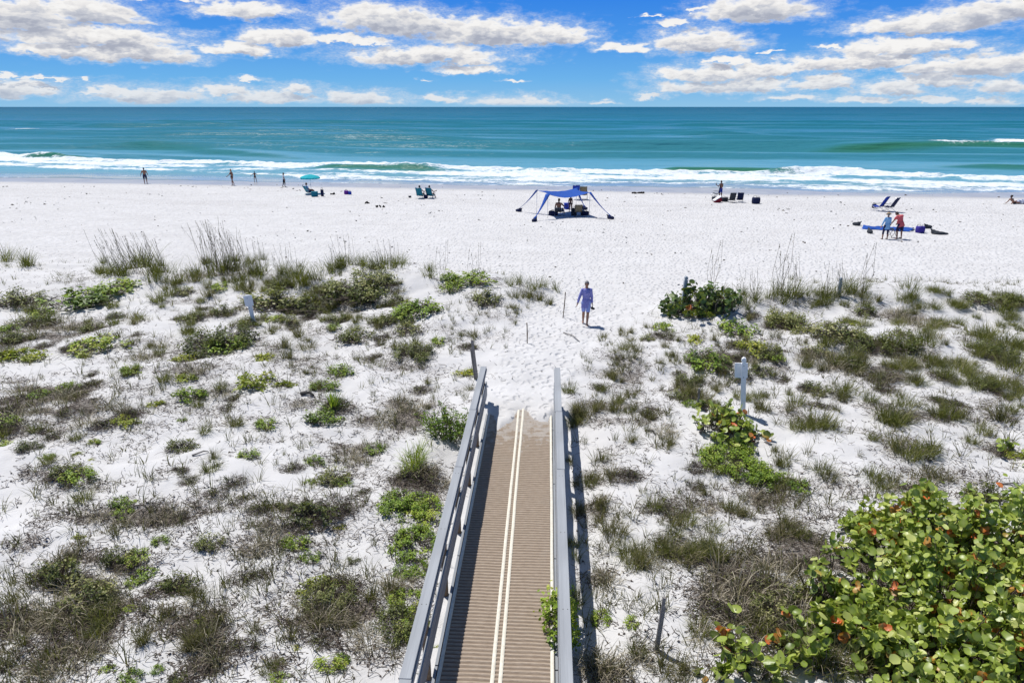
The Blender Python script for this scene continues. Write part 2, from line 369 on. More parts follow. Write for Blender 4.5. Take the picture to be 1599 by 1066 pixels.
def litter(x, y):
    m = np.zeros_like(np.asarray(x, float))
    for (cx, cy, rx, ry, s) in LITW:
        m = m + s*np.exp(-((x-cx)/rx)**2*1.1-((y-cy)/ry)**2*1.1)
    n = fbm(x*1.3, y*1.9, 4, 44)
    m = .8*m*(.25+1.5*sst(.38, .64, n)) + .26*sst(.48, .72, fbm(x*.75, y*1.15, 5, 61))
    for (cx, cy, rx, ry) in UNDER: m = m+1.1*sst(1.1, .75, np.hypot((x-cx)/rx, (y-cy)/ry))
    pm = 1-sst(.85, 1.25, np.abs(x-path_c(y))/path_w(y))
    m = m*duneness(x, y)*(1-pm*np.where(y > 14.5, 1, 0))
    m = m*np.where((np.abs(x+.54) < .85) & (y < 17.5), 0, 1)
    return np.clip(m, 0, 1.6)
def wetness(x, y):
    s, n = shore(x, y); w = fbm(s*.03, n*.02+3, 3, 71)
    return sst(-7.5-4*(w-.5), -2.2-4*(w-.5), n)
inside = (np.abs(X) < 40) & (Y > 2) & (Y < 40)
LM = np.zeros_like(X); LM[inside] = litter(X[inside], Y[inside])
S_, N_ = shore(X, Y)
LM = np.maximum(LM, .34*sst(.42, .66, fbm(S_*.06, N_*.25, 4, 63))*sst(-30, -20, N_)*(1-sst(-8, -4, N_))*(np.abs(X) < 120))
WM = wetness(X, Y)
PM = (1-sst(.8, 1.5, np.abs(X-path_c(Y))/path_w(Y)))*np.where(Y > 15, 1, 0)
TR = np.maximum(PM, (1-duneness(X, Y)))
sand, t = material("sand")
p = t.n('ShaderNodeNewGeometry').outputs['Position']
lit_ = t.attr('litter'); wet = t.attr('wet'); trd = t.attr('trodden')
f1 = t.noise(p, 1.1, 5); f2 = t.noise(p, 14., 5, .65); f3 = t.noise(p, 160., 3, .6)
dry = t.ramp(f1, [(.3, (.575, .565, .555)), (.7, (.66, .65, .64))])
fl_ = t.noise(t.vm('MULTIPLY', p, (.16, .5, 1.)), 1., 5, .6)
dry = t.mix(t.rng(fl_, .45, .75, 0., .5), dry, (.53, .515, .50))
dry = t.mix(t.rng(f3, .3, .7, 0., .35), dry, (.50, .485, .47))
# fine dead plant bits between the twigs
sp = t.noise(t.vm('MULTIPLY', p, (1., 1.6, 1.)), 34., 4, .75)
sp2 = t.noise(p, 7., 4, .6)
thr = t.m('MULTIPLY_ADD', lit_, -.19, t.m('MULTIPLY_ADD', sp2, -.22, .76))
spm = t.m('MULTIPLY', t.rng(t.m('SUBTRACT', sp, thr), -.02, .05), t.rng(lit_, .04, .35))
dcol = t.ramp(t.noise(p, 55., 3), [(.35, (.060, .048, .038)), (.65, (.20, .165, .13))])
col = t.mix(t.m('MULTIPLY', spm, .85), dry, dcol)
wl = t.mix(t.rng(t.noise(p, .35, 4), .35, .65), (.37, .36, .35), (.44, .43, .41))
col = t.mix(wet, col, wl)
# footprints and scuffs
vo = t.n('ShaderNodeTexVoronoi', {'Vector': t.vm('ADD', t.vm('MULTIPLY', p, (1.15, .8, 1.)), t.vm('MULTIPLY', t.noise(p, 2.2, 2, out=1), (.35, .35, 0.))), 'Scale': 3.6}, feature='F1', voronoi_dimensions='2D')
pit = t.rng(vo.outputs['Distance'], .08, .42)
pit = t.m('MULTIPLY', pit, t.rng(t.noise(p, .5, 3), .25, .5, .45, 1.))
b1 = t.bump(pit, t.m('MULTIPLY', t.m('MULTIPLY', trd, t.m('SUBTRACT', 1., wet)), .60), .085)
b2 = t.bump(f2, t.m('SUBTRACT', .55, t.m('MULTIPLY', wet, .45)), .03, b1)
bs = t.n('ShaderNodeBsdfPrincipled', {'Base Color': col, 'Roughness': t.rng(wet, 0., 1., .95, .28), 'Specular IOR Level': t.rng(wet, 0., 1., .12, .5), 'Normal': b2})
finish(t, bs.outputs[0])
ground = np_mesh("sand_ground", np.stack([X.ravel(), Y.ravel(), Z.ravel()], 1), grid_faces(len(gx), len(gy)), sand,
                 attrs={'litter': LM, 'wet': WM, 'trodden': TR})
tag(ground, 'white dune sand and beach running down to the water', 'ground', kind='structure')
# ------------------------------------------------------------------ sea
ss = steps((-60000, -3000, 9000), (-3000, -500, 100), (-500, -160, 3.4), (-160, -80, .9), (-80, 80, .42), (80, 160, .9), (160, 500, 3.4), (500, 3000, 100), (3000, 60000, 9000))
nn = steps((-9, 34, .24), (34, 70, .5), (70, 160, .9), (160, 340, 2.2), (340, 900, 14), (900, 4000, 300), (4000, 60000, 7000))
S, N = np.meshgrid(ss, nn)
WX = W0[0]+S*TS[0]+N*NS[0]; WY = W0[1]+S*TS[1]+N*NS[1]
edge = (fbm(S*.045, S*0+2, 3, 81)-.5)*7 + (vnoise(S*.4, S*0, 82)-.5)*.8 - .6
edge = edge + np.interp(S, [-70, -30, -10, 20, 60], [2.5, 1.0, -.4, -.5, .8])
ph = fbm(S*.012, N*.012, 3, 84)*9
amp = sst(14, 60, N)*(1-sst(700, 900, N))
sw = 0
def swell(wl, ang, a, sharp, seed):
    k = 2*math.pi/wl; q = N*math.cos(ang)*k + S*math.sin(ang)*k + fbm(S*.007, N*.012, 3, seed)*9
    c = (.5+.5*np.sin(q))**sharp
    return a*c*(.15+1.5*sst(.40, .66, fbm(S*.010+3, N*.035, 3, seed+5)))
sw = swell(20, .05, .62, 3.0, 90) + swell(37, -.06, .70, 2.6, 97) + swell(9, .1, .10, 1.5, 103)
chop = (fbm(S*.2, N*.45, 2, 110)-.5)*.10*np.where(np.abs(S) < 200, 1, 0)*(1-sst(120, 300, N))
zsea = SEA + amp*sw + chop*sst(3, 20, N)
foam = np.zeros_like(S); green = np.zeros_like(S)
# breaking lines: along-shore window, offshore position, foam
def line(s0, s1, soft): return sst(s0-soft, s0+soft, S)*(1-sst(s1-soft, s1+soft, S))
def sn(px, py):
    q = flat_at(px, py, SEA); return shore(q[0], q[1])
def ridge(pts, height, w_front, w_back, brk=None, foamy=0, soft=3.):
    """a steepening wave through photograph points; brk: along-shore ranges that have broken into foam"""
    global zsea, foam, green
    q = sorted(sn(*p) for p in pts); sx_ = [a[0] for a in q]; nx_ = [a[1] for a in q]
    c = np.interp(S, sx_, nx_) + (fbm(S*.11, S*0, 2, 120)-.5)*1.6
    win = line(sx_[0], sx_[-1], soft); d = N-c
    prof = np.where(d < 0, np.exp(-(d/w_front)**2), np.exp(-(d/w_back)**2))
    zsea = zsea + height*prof*win
    return d, win
# outer unbroken faces and the foam zone behind them
top = np.interp(S, *zip(*sorted(sn(x, y) for x, y in [(-200, 243), (0, 244), (90, 248), (220, 252), (330, 255), (480, 260), (600, 262), (690, 264), (800, 266), (900, 268), (1050, 270), (1230, 271), (1340, 270), (1500, 276), (1599, 279), (1900, 284)])))
bot = np.interp(S, *zip(*sorted(sn(x, y) for x, y in [(-200, 260), (0, 262), (220, 267), (400, 275), (520, 283), (700, 287), (900, 289), (1100, 292), (1300, 296), (1599, 300), (1900, 306)])))
topn = top + (fbm(S*.09, S*0+7, 3, 130)-.5)*5
botn = bot + (fbm(S*.12, S*0+9, 3, 131)-.5)*4
inz = sst(-.8, .6, topn-N)*sst(-.5, 1.5, N-botn)
u = np.clip((N-botn)/(topn-botn+1e-6), 0, 1)
stre = fbm(S*.10, N*.55, 4, 140)
foam = inz*(.36 + .60*sst(.68, 1.0, u) + .22*sst(.30, .0, u) + 1.15*(stre-.5))
for off, wd, st_, sd_ in ((.35, .10, .6, 150), (.62, .10, .6, 151)):
    cc = off + (fbm(S*.05, S*0, 3, sd_)-.5)*.4
    foam = foam + inz*st_*np.exp(-((u-cc)/wd)**2)*sst(.35, .55, fbm(S*.06, S*0+4, 2, sd_+5))
# foam bore fronts stand up
zsea = zsea + .35*inz*np.exp(-((topn-N-.8)/1.1)**2) + .12*inz*(fbm(S*.6, N*.9, 3, 160)-.3)
d, w = ridge([(500, 262), (560, 263), (620, 265), (690, 267)], .55, 1.5, 3.2)
gz = .85*w*np.exp(-((d+.9)/1.3)**2); green = np.maximum(green, gz); foam = foam*(1-gz*.95) + .7*w*np.exp(-((d+2.9)/.9)**2)*sst(.4, .6, fbm(S*.4, N*.4, 3, 165))
d, w = ridge([(1025, 268), (1130, 269), (1235, 271)], .68, 1.6, 3.2)
gz = .9*w*np.exp(-((d+.9)/1.4)**2); green = np.maximum(green, gz); foam = foam*(1-gz*.95)
d, w = ridge([(40, 247), (90, 247.5), (135, 248.5)], .55, 1.4, 3.2)
gz = w*np.exp(-((d+.7)/1.4)**2)*.8; green = np.maximum(green, gz); foam = foam*(1-gz*.95)
d, w = ridge([(1235, 271), (1300, 271), (1345, 271.5)], .38, 1.5, 3)
foam = foam + 1.0*w*np.exp(-((d+.6)/1.5)**2)*sst(.35, .6, fbm(S*.5, N*.6, 3, 191))
# outside waves
d, w = ridge([(1280, 240), (1430, 239), (1520, 238), (1599, 239), (1750, 241)], .8, 2.6, 6, soft=8)
gz = w*np.exp(-((d+1.8)/2.4)**2)*.85; green = np.maximum(green, gz)
wf = line(sn(1435, 236)[0], sn(1555, 236)[0], 3.); foam = foam + 1.0*wf*np.exp(-((d-3.5)/4.5)**2)*sst(.20, .52, fbm(S*.16, N*.16, 4, 170))
d, w = ridge([(1560, 226), (1640, 228), (1800, 230)], .7, 3, 6, soft=5)
foam = foam + 1.2*w*np.exp(-(d/4.5)**2)*sst(.3, .5, fbm(S*.08, N*.12, 3, 171))
d, w = ridge([(-250, 208), (0, 207.5), (85, 207)], .6, 4, 8, soft=6)
foam = foam + .75*w*np.exp(-((d+1)/1.8)**2)*sst(.30, .5, fbm(S*.03, N*.03, 3, 172))
d, w = ridge([(200, 232), (330, 238), (460, 248)], .6, 3.5, 7, soft=8); green = np.maximum(green, .35*w*np.exp(-((d+2)/3)**2))
d, w = ridge([(1480, 262), (1599, 265), (1750, 268)], .5, 2, 5, soft=6); green = np.maximum(green, .6*w*np.exp(-((d+1)/2)**2))
zsea = zsea + np.clip(foam, 0, 1)*(fbm(S*1.1, N*1.1, 3, 190)-.35)*.42
# thin swash running up the sand
sandz = H(WX, WY, False)
film = sandz + .012 + .015*sst(0, 3, N-edge)
zz = np.maximum(zsea, film); zz = np.where(N < edge, sandz-.02-.06*np.clip(edge-N, 0, 3), zz)
lip = np.exp(-((N-edge-.18)/.16)**2)*sst(.35, .6, fbm(S*.09, S*0+5, 3, 180))
foam = np.maximum(foam, .62*lip)
foam = np.maximum(foam, .42*np.exp(-((N-edge-2.4-2*fbm(S*.05, S*0, 2, 181))/.35)**2)*sst(.45, .6, fbm(S*.07, N*.1, 3, 182)))
thin = 1-sst(.2, 9, N-edge)
sea, t = material("sea_water")
p = t.n('ShaderNodeNewGeometry').outputs['Position']
fo = t.attr('foam'); gr = t.attr('green'); off_ = t.attr('offshore'); th = t.attr('thin')
ang = -math.atan2(TS[1], TS[0])
rp = t.n('ShaderNodeVectorRotate', {'Vector': p, 'Angle': ang}, rotation_type='Z_AXIS').outputs[0]
big = t.noise(t.vm('MULTIPLY', rp, (.010, .030, 0.)), 1., 4)
wc = t.ramp(t.m('ADD', off_, t.m('MULTIPLY', t.m('SUBTRACT', big, .5), .12)),
            [(0., (.15, .31, .33)), (.12, (.130, .345, .425)), (.28, (.080, .285, .375)), (.42, (.046, .220, .315)), (.58, (.022, .155, .242)), (1., (.008, .100, .170))])
wc = t.mix(t.m('MULTIPLY', t.attr('face'), .7), wc, (.010, .140, .165))  # shoreward wave slopes painted darker teal, imitating their weaker sky reflection
wc = t.mix(gr, wc, (.030, .150, .075))
wc = t.mix(t.m('MULTIPLY', th, .75), wc, (.30, .345, .365))
fn = t.noise(t.vm('MULTIPLY', rp, (.8, 1.1, 1.)), 1.5, 8, .72)
fn2 = t.noise(t.vm('MULTIPLY', rp, (.25, .7, 1.)), .8, 4, .6)
fsum = t.m('ADD', fo, t.m('ADD', t.m('MULTIPLY', t.m('SUBTRACT', fn, .5), 1.5), t.m('MULTIPLY', t.m('SUBTRACT', fn2, .5), .9)))
fm = t.rng(fsum, .30, .66)
fm = t.m('MULTIPLY', fm, t.rng(fo, .03, .25))
w1 = t.noise(t.vm('MULTIPLY', rp, (.35, 1., 1.)), 1.1, 4, .6)
w2 = t.noise(t.vm('MULTIPLY', rp, (.03, .10, 1.)), 1.0, 5, .6)
w3 = t.noise(t.vm('MULTIPLY', rp, (.004, .016, 1.)), 1.0, 6, .65)
b = t.bump(w3, t.rng(off_, .5, .85), 9.)
b = t.bump(w2, t.rng(th, 0., 1., .45, .0), 2.2, b)
w25 = t.noise(t.vm('MULTIPLY', rp, (.11, .34, 1.)), 1.0, 4, .6)
b = t.bump(w25, t.rng(th, 0., 1., .75, .0), .9, b)
b = t.bump(w1, t.rng(th, 0., 1., .32, .06), .28, b)
wb = t.n('ShaderNodeBsdfPrincipled', {'Base Color': wc, 'Roughness': t.m('MAXIMUM', t.rng(th, 0., 1., .30, .10), t.rng(off_, .40, .7, .1, .42)), 'IOR': 1.33, 'Specular IOR Level': t.m('MULTIPLY', t.rng(off_, .36, .62, .32, .09), t.m('MULTIPLY', t.rng(gr, 0., .6, 1., .25), t.rng(t.attr('face'), 0., .7, 1., .35))), 'Normal': b}).outputs[0]
fcol = t.ramp(fn, [(.3, (.66, .74, .77)), (.6, (.84, .87, .88))])
fb = t.n('ShaderNodeBsdfPrincipled', {'Base Color': fcol, 'Roughness': .9, 'Specular IOR Level': .1, 'Normal': t.bump(fn, .9, .35)}).outputs[0]
finish(t, t.n('ShaderNodeMixShader', {0: fm, 1: wb, 2: fb}).outputs[0])
face = np.clip(np.gradient(zsea, nn, axis=0)/.13, 0, 1)*sst(8, 30, N)*(1-foam.clip(0, 1))  # slope mask for the darkening painted on wave fronts
offn = np.log1p(np.clip(N, 0, 3000)/22.)/math.log1p(3000/22.)
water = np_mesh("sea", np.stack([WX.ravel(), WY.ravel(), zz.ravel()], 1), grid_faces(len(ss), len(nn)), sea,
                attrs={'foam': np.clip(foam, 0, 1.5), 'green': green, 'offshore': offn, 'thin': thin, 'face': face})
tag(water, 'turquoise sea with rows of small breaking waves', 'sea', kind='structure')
# ------------------------------------------------------------------ plants: materials
def leafmat(name, stops, accent=(.55, .10, .03), trans=.30, rough=.5, spec=.35, hue=.5, veins=0.):
    m, t = material(name)
    f = t.attr('tint'); ac = t.attr('accent'); r = t.n('ShaderNodeObjectInfo').outputs['Random']
    c = t.ramp(t.m('ADD', f, t.m('MULTIPLY', t.m('SUBTRACT', r, .5), hue), clamp=True), stops)
    c = t.mix(ac, c, accent)
    if veins:
        c = t.mix(t.m('MULTIPLY', t.attr('vein'), veins), c, (.42, .46, .20))
    b = t.n('ShaderNodeBsdfPrincipled', {'Base Color': c, 'Roughness': rough, 'Specular IOR Level': spec}).outputs[0]
    if trans:
        tr = t.n('ShaderNodeBsdfTranslucent', {'Color': t.mix(.45, c, (.45, .52, .03), 'MIX')}).outputs[0]
        b = t.n('ShaderNodeMixShader', {0: trans, 1: b, 2: tr}).outputs[0]
    finish(t, b); return m
M_BRIGHT = leafmat("bright_leaf", [(0, (.060, .115, .012)), (.4, (.215, .335, .030)), (.75, (.380, .470, .060)), (1, (.55, .56, .13))])
M_OLIVE = leafmat("olive_leaf", [(0, (.035, .048, .014)), (.4, (.125, .150, .036)), (.75, (.270, .285, .085)), (1, (.46, .43, .20))], trans=.28)
M_NEEDLE = leafmat("needle_leaf", [(0, (.065, .14, .020)), (.5, (.20, .34, .045)), (1, (.45, .56, .12))], trans=.5)
M_YELLOW = leafmat("yellow_leaf", [(0, (.13, .17, .020)), (.5, (.34, .40, .045)), (1, (.58, .57, .11))], accent=(.7, .5, .02))
M_GRAPE = leafmat("sea_grape_leaf", [(0, (.070, .125, .012)), (.4, (.265, .360, .036)), (.75, (.450, .530, .085)), (1, (.64, .66, .22))], accent=(.78, .13, .03), trans=.30, rough=.38, spec=.45, hue=.1, veins=.45)
M_GRAPED = leafmat("dark_sea_grape_leaf", [(0, (.020, .050, .012)), (.5, (.050, .110, .020)), (.85, (.12, .19, .04)), (1, (.22, .26, .08))], accent=(.45, .10, .04), trans=.22, rough=.35, spec=.5, hue=.2, veins=.2)
M_GRASS = leafmat("olive_grass", [(0, (.034, .032, .015)), (.4, (.098, .092, .038)), (.75, (.200, .180, .090)), (1, (.33, .28, .17))], trans=.2, rough=.6, spec=.2, hue=.35)
M_GGRASS = leafmat("green_grass", [(0, (.026, .032, .012)), (.4, (.078, .088, .028)), (.75, (.190, .195, .062)), (1, (.36, .32, .16))], trans=.28, rough=.6, spec=.2, hue=.3)
M_STRAW = leafmat("straw_grass", [(0, (.10, .083, .056)), (.45, (.30, .26, .185)), (1, (.58, .51, .39))], trans=.15, rough=.7, spec=.15, hue=.3)
M_TWIG = leafmat("dead_twig", [(0, (.045, .036, .030)), (.5, (.115, .092, .074)), (1, (.24, .20, .165))], trans=0, rough=.85, spec=.1, hue=.2)
M_BARK = simple("bark", (.13, .10, .075), .9, .3, 25)
# ------------------------------------------------------------------ plants: shapes
def blade_mesh(R, n, r0, h, hv=.35, tilt=.5, curl=.9, wid=.011, seg=4, clumps=None, lean=(0, 0), tlo=0., thi=1., stiff=0.):
    """n curved tapering blades rising from a disc of radius r0"""
    if clumps is None: a = R.random(n)*2*math.pi; q = r0*np.sqrt(R.random(n)); bx, by = q*np.cos(a), q*np.sin(a)
    else:
        k = R.integers(0, len(clumps), n); c = np.asarray(clumps)[k]; bx = c[:, 0]+R.normal(0, r0*.22, n); by = c[:, 1]+R.normal(0, r0*.22, n)
    L = h*(1-hv+2*hv*R.random(n)); out = np.arctan2(by, bx)+R.normal(0, 1.0, n)
    t0 = np.abs(R.normal(0, tilt*.6, n))+tilt*.25*np.hypot(bx, by)/max(r0, .01); cu = curl*np.abs(R.normal(.5, .5, n))
    tw = R.normal(0, .7, n); w = wid*(.6+.8*R.random(n)); tint = tlo+(thi-tlo)*np.clip(R.normal(.45, .25, n), 0, 1)
    pts = [np.stack([bx, by, np.full(n, -.03)], 1)]; ang = t0.copy(); step = L/seg
    for s in range(seg):
        d = np.stack([np.sin(ang)*np.cos(out)+lean[0], np.sin(ang)*np.sin(out)+lean[1], np.cos(ang)], 1); d /= np.linalg.norm(d, axis=1)[:, None]
        pts.append(pts[-1]+d*step[:, None]); ang = ang+cu/seg*(1+s*.5)
    side = np.stack([-np.sin(out+tw), np.cos(out+tw), np.zeros(n)], 1)
    V = np.zeros((n, seg+1, 2, 3)); T_ = np.zeros((n, seg+1, 2))
    for s in range(seg+1):
        ww = w*(1-(s/seg)**2*.85)/2
        V[:, s, 0] = pts[s]-side*ww[:, None]; V[:, s, 1] = pts[s]+side*ww[:, None]
        T_[:, s, :] = (tint+.25*(s/seg)**2)[:, None]
    base = (np.arange(n)*(seg+1)*2)[:, None]; F = []
    for s in range(seg):
        a = base+2*s; F.append(np.concatenate([a, a+1, a+3, a+2], 1))
    V = V.reshape(-1, 3); V[:, 2] = np.maximum(V[:, 2], -.04)
    return V, np.concatenate(F), np.clip(T_.ravel(), 0, 1)
def leaf_mesh(R, C, Nrm, length, width, tint, accent=None, kind='quad'):
    """one leaf per centre C with normal Nrm"""
    n = len(C); Nrm = Nrm/np.linalg.norm(Nrm, axis=1)[:, None]
    a = R.normal(0, 1, (n, 3)); u = np.cross(Nrm, a); u /= np.linalg.norm(u, axis=1)[:, None]; v = np.cross(Nrm, u)
    L = (np.asarray(length)*(.65+.7*R.random(n)))[:, None]; Wd = (np.asarray(width)*(.65+.7*R.random(n)))[:, None]
    if kind == 'quad':   # folded lozenge
        P = [C-u*L*.5, C+v*Wd*.5-u*L*.05+Nrm*Wd*.14, C+u*L*.5-Nrm*L*.08, C-v*Wd*.5-u*L*.05+Nrm*Wd*.14]
        V = np.stack(P, 1); k = 4; b = (np.arange(n)*4)[:, None]; F = [np.concatenate([b, b+1, b+2], 1), np.concatenate([b, b+2, b+3], 1)]; vein = np.zeros(n*4)
    elif kind == 'blade':
        P = [C-v*Wd*.3, C+v*Wd*.3, C+u*L*.55+v*Wd*.5, C+u*L, C+u*L*.55-v*Wd*.5]
        V = np.stack(P, 1); k = 5; b = (np.arange(n)*5)[:, None]; F = [np.concatenate([b, b+1, b+2, b+3, b+4], 1)]; vein = np.zeros(n*5)
    else:                # round cupped leaf: centre fan with a notch at the stalk
        m = 9; cup = R.uniform(-.10, .34, n)[:, None]; P = [C-Nrm*L*cup]; wav = R.normal(0, .035, (n, m))
        for j in range(m):
            w = 2*math.pi*j/m; rr = .5 if j else .40
            P.append(C-u*L*rr*math.cos(w)+v*Wd*rr*math.sin(w)+Nrm*L*wav[:, j:j+1])
        V = np.stack(P, 1); k = m+1; b = (np.arange(n)*k)[:, None]
        F = [np.concatenate([np.concatenate([b, b+1+j, b+1+(j+1) % m], 1) for j in range(m)])]
        vein = np.zeros((n, k)); vein[:, 0] = .9; vein[:, 1+m//2] = .6; vein[:, 1] = 1; vein = vein.ravel()
    tt = np.repeat(np.clip(tint, 0, 1), k); ac = np.repeat(accent if accent is not None else np.zeros(n), k)
    return V.reshape(-1, 3), F, {'tint': tt, 'accent': ac, 'vein': vein}
def stick_mesh(R, A, B, w0, w1, bend=.12, seg=2):
    """thin curved three-sided twigs from points A to points B"""
    n = len(A); mid = (A+B)/2 + R.normal(0, 1, (n, 3))*np.linalg.norm(B-A, axis=1)[:, None]*bend
    P = [A, mid, B]; d = B-A; s1 = np.cross(d, R.normal(0, 1, (n, 3))); s1 /= np.linalg.norm(s1, axis=1)[:, None]+1e-9
    s2 = np.cross(d, s1); s2 /= np.linalg.norm(s2, axis=1)[:, None]+1e-9
    V = np.zeros((n, 3, 3, 3))
    for i, w in enumerate((w0, (w0+w1)/2, w1)):
        for j in range(3):
            a = 2*math.pi*j/3; V[:, i, j] = P[i]+(s1*math.cos(a)+s2*math.sin(a))*w
    b = (np.arange(n)*9)[:, None]; F = []
    for i in range(2):
        for j in range(3): F.append(np.concatenate([b+i*3+j, b+i*3+(j+1) % 3, b+i*3+3+(j+1) % 3, b+i*3+3+j], 1))
    return V.reshape(-1, 3), np.concatenate(F), np.repeat(np.clip(R.normal(.5, .28, n), 0, 1), 9)
def dome_points(R, n, r, h, nclump, spread, flat=0.):
    """clumpy points through the outer half of an uneven low dome"""
    a = R.random(nclump)*2*math.pi; q = np.sqrt(R.random(nclump))*.92
    top = np.sqrt(np.clip(1-q*q, .04, 1))*(.55+.6*R.random(nclump))
    c = np.stack([r*q*np.cos(a), r*q*np.sin(a), h*top], 1)
    k = R.integers(0, nclump, n); p = c[k]+R.normal(0, 1, (n, 3))*np.array([r*spread, r*spread, h*.16])
    dn = R.random(n) < .35; p[dn, 2] *= R.random(dn.sum())
    p[:, 2] = np.clip(p[:, 2], .015, None)
    return p, k, R.normal(0, .17, nclump)[k]
LIB = {}
def lib_shrub(key, mat, R_, n, r, h, ll, lw, ncl, spread, up=1.0, kind='quad', twigs=50, acc=.0, dead=0):
    p, k, off = dome_points(R_, n, r, h, ncl, spread)
    nr = R_.normal(0, .55, (n, 3))+np.array([0, 0, up])+np.stack([p[:, 0]/r, p[:, 1]/r, 0*p[:, 0]], 1)*.5
    tint = .45+off+R_.normal(0, .16, n)
    V, F, at_ = leaf_mesh(R_, p, nr, ll, lw, tint, (R_.random(n) < acc).astype(float)*R_.random(n), kind)
    lv = np_mesh(key+"_leaves", V, F, mat, attrs=at_, link=False)
    i = R_.integers(0, n, twigs); B = p[i]; A = B*np.array([.25, .25, 0])+R_.normal(0, r*.12, (twigs, 3))*np.array([1, 1, 0])-np.array([0, 0, .03])
    if dead:
        a = R_.random(dead)*6.283; q = r*1.1*np.sqrt(R_.random(dead)); A2 = np.stack([q*np.cos(a), q*np.sin(a), R_.random(dead)*h*.35], 1)
        B2 = A2+R_.normal(0, 1, (dead, 3))*np.array([.13, .13, .05]); B2[:, 2] = np.abs(B2[:, 2]); A = np.concatenate([A, A2]); B = np.concatenate([B, B2])
    V, F, tn = stick_mesh(R_, A, B, .0065, .003)
    tw = np_mesh(key+"_stems", V, F, M_TWIG, attrs={'tint': tn, 'accent': 0*tn}, link=False)
    LIB.setdefault(key, []).append((lv, tw, r, h))
R1 = np.random.default_rng(101)
for i in range(3):
    lib_shrub('B', M_BRIGHT, R1, 430, .5, .28, .080, .052, 15, .13, up=1.8, twigs=80, acc=.0, dead=150)
    lib_shrub('O', M_OLIVE, R1, 560, .5, .32, .062, .038, 16, .13, up=1.3, twigs=130, dead=240)
    lib_shrub('Y', M_YELLOW, R1, 360, .5, .16, .078, .052, 16, .14, up=1.3, twigs=60, acc=.03, dead=110)
    lib_shrub('D', M_OLIVE, R1, 160, .5, .22, .045, .028, 12, .16, up=.8, twigs=160, dead=420)
for i in range(2):
    lib_shrub('BB', M_BRIGHT, R1, 1700, 1., .36, .082, .054, 38, .085, up=1.8, twigs=220, acc=.0, dead=380)
    lib_shrub('OO', M_OLIVE, R1, 2000, 1., .46, .066, .042, 36, .09, up=1.3, twigs=380, dead=460)
    lib_shrub('K', M_GRAPED, R1, 330, .75, .55, .165, .15, 20, .12, up=.6, kind='round', twigs=90, acc=.03)
    lib_shrub('KO', M_GRAPE, R1, 150, .55, .32, .15, .14, 12, .14, up=.7, kind='round', twigs=50, acc=.16)
def lib_needle(key, mat, R_):
    n = 120; a = R_.random(n)*6.283; q = .46*np.sqrt(R_.random(n)); base = np.stack([q*np.cos(a), q*np.sin(a), 0*q], 1)
    hh = (.26+.46*R_.random(n))*(1.15-q/.42*.55); d = np.stack([np.cos(a)*q*1.2+R_.normal(0, .22, n), np.sin(a)*q*1.2+R_.normal(0, .22, n), np.ones(n)], 1); d /= np.linalg.norm(d, axis=1)[:, None]
    tip = base*.75+d*hh[:, None]
    V1, F1, t1 = stick_mesh(R_, base*.6-np.array([0, 0, .03]), tip, .006, .003)
    st_ = np_mesh(key+"_stems", V1, F1, M_TWIG, attrs={'tint': t1, 'accent': 0*t1}, link=False)
    m = 10; f = R_.uniform(.30, 1.05, (n, m)); C = (base*.6)[:, None]+(tip-base*.6)[:, None]*f[..., None]; C = C.reshape(-1, 3)
    u = np.repeat(d, m, 0)+R_.normal(0, .55, (n*m, 3)); nr = np.cross(u, R_.normal(0, 1, (n*m, 3))); nr /= np.linalg.norm(nr, axis=1)[:, None]; nr *= np.sign(nr[:, 2:]+1e-6); nr += np.array([0, 0, .9])
    V, F, at_ = leaf_mesh(R_, C, nr, .075, .020, np.repeat(R_.normal(.45, .18, n), m)+.25*(f.ravel()-.7), None, 'blade')
    LIB.setdefault(key, []).append((np_mesh(key+"_leaves", V, F, mat, attrs=at_, link=False), st_, .5, .5))
for i in range(2): lib_needle('N', M_NEEDLE, R1)
def lib_grass(key, mat, **k):
    V, F, tn = blade_mesh(R1, **k); LIB.setdefault(key, []).append(np_mesh(key+"_tuft", V, F, mat, attrs={'tint': tn, 'accent': 0*tn}, link=False))
for i in range(4):
    cl = R1.normal(0, .11, (6, 2))
    lib_grass('G', M_GRASS, n=120, r0=.17, h=.42, tilt=.65, curl=1.1, wid=.0105, clumps=cl)
    lib_grass('GG', M_GGRASS, n=170, r0=.20, h=.42, tilt=.7, curl=1.1, wid=.0105)
    lib_grass('W', M_GRASS, n=26, r0=.10, h=.40, tilt=.45, curl=.6, wid=.011, tlo=.0, thi=.6)
    lib_grass('DG', M_STRAW, n=105, r0=.26, h=.46, tilt=1.0, curl=1.9, wid=.0125, tlo=-.25, thi=1.15, hv=.5, seg=5)
    lib_grass('T', M_GGRASS, n=110, r0=.24, h=.58, tilt=.55, curl=.9, wid=.011, hv=.55, clumps=R1.normal(0, .16, (7, 2)), tlo=-.15, thi=.9)
    lib_grass('NY', M_BRIGHT, n=230, r0=.34, h=.50, tilt=.65, curl=.9, wid=.016, clumps=R1.normal(0, .2, (12, 2)), tlo=.1)
    lib_grass('L', M_GGRASS, n=330, r0=.42, h=.52, tilt=.8, curl=1.3, wid=.011, clumps=R1.normal(0, .24, (14, 2)), tlo=.15)
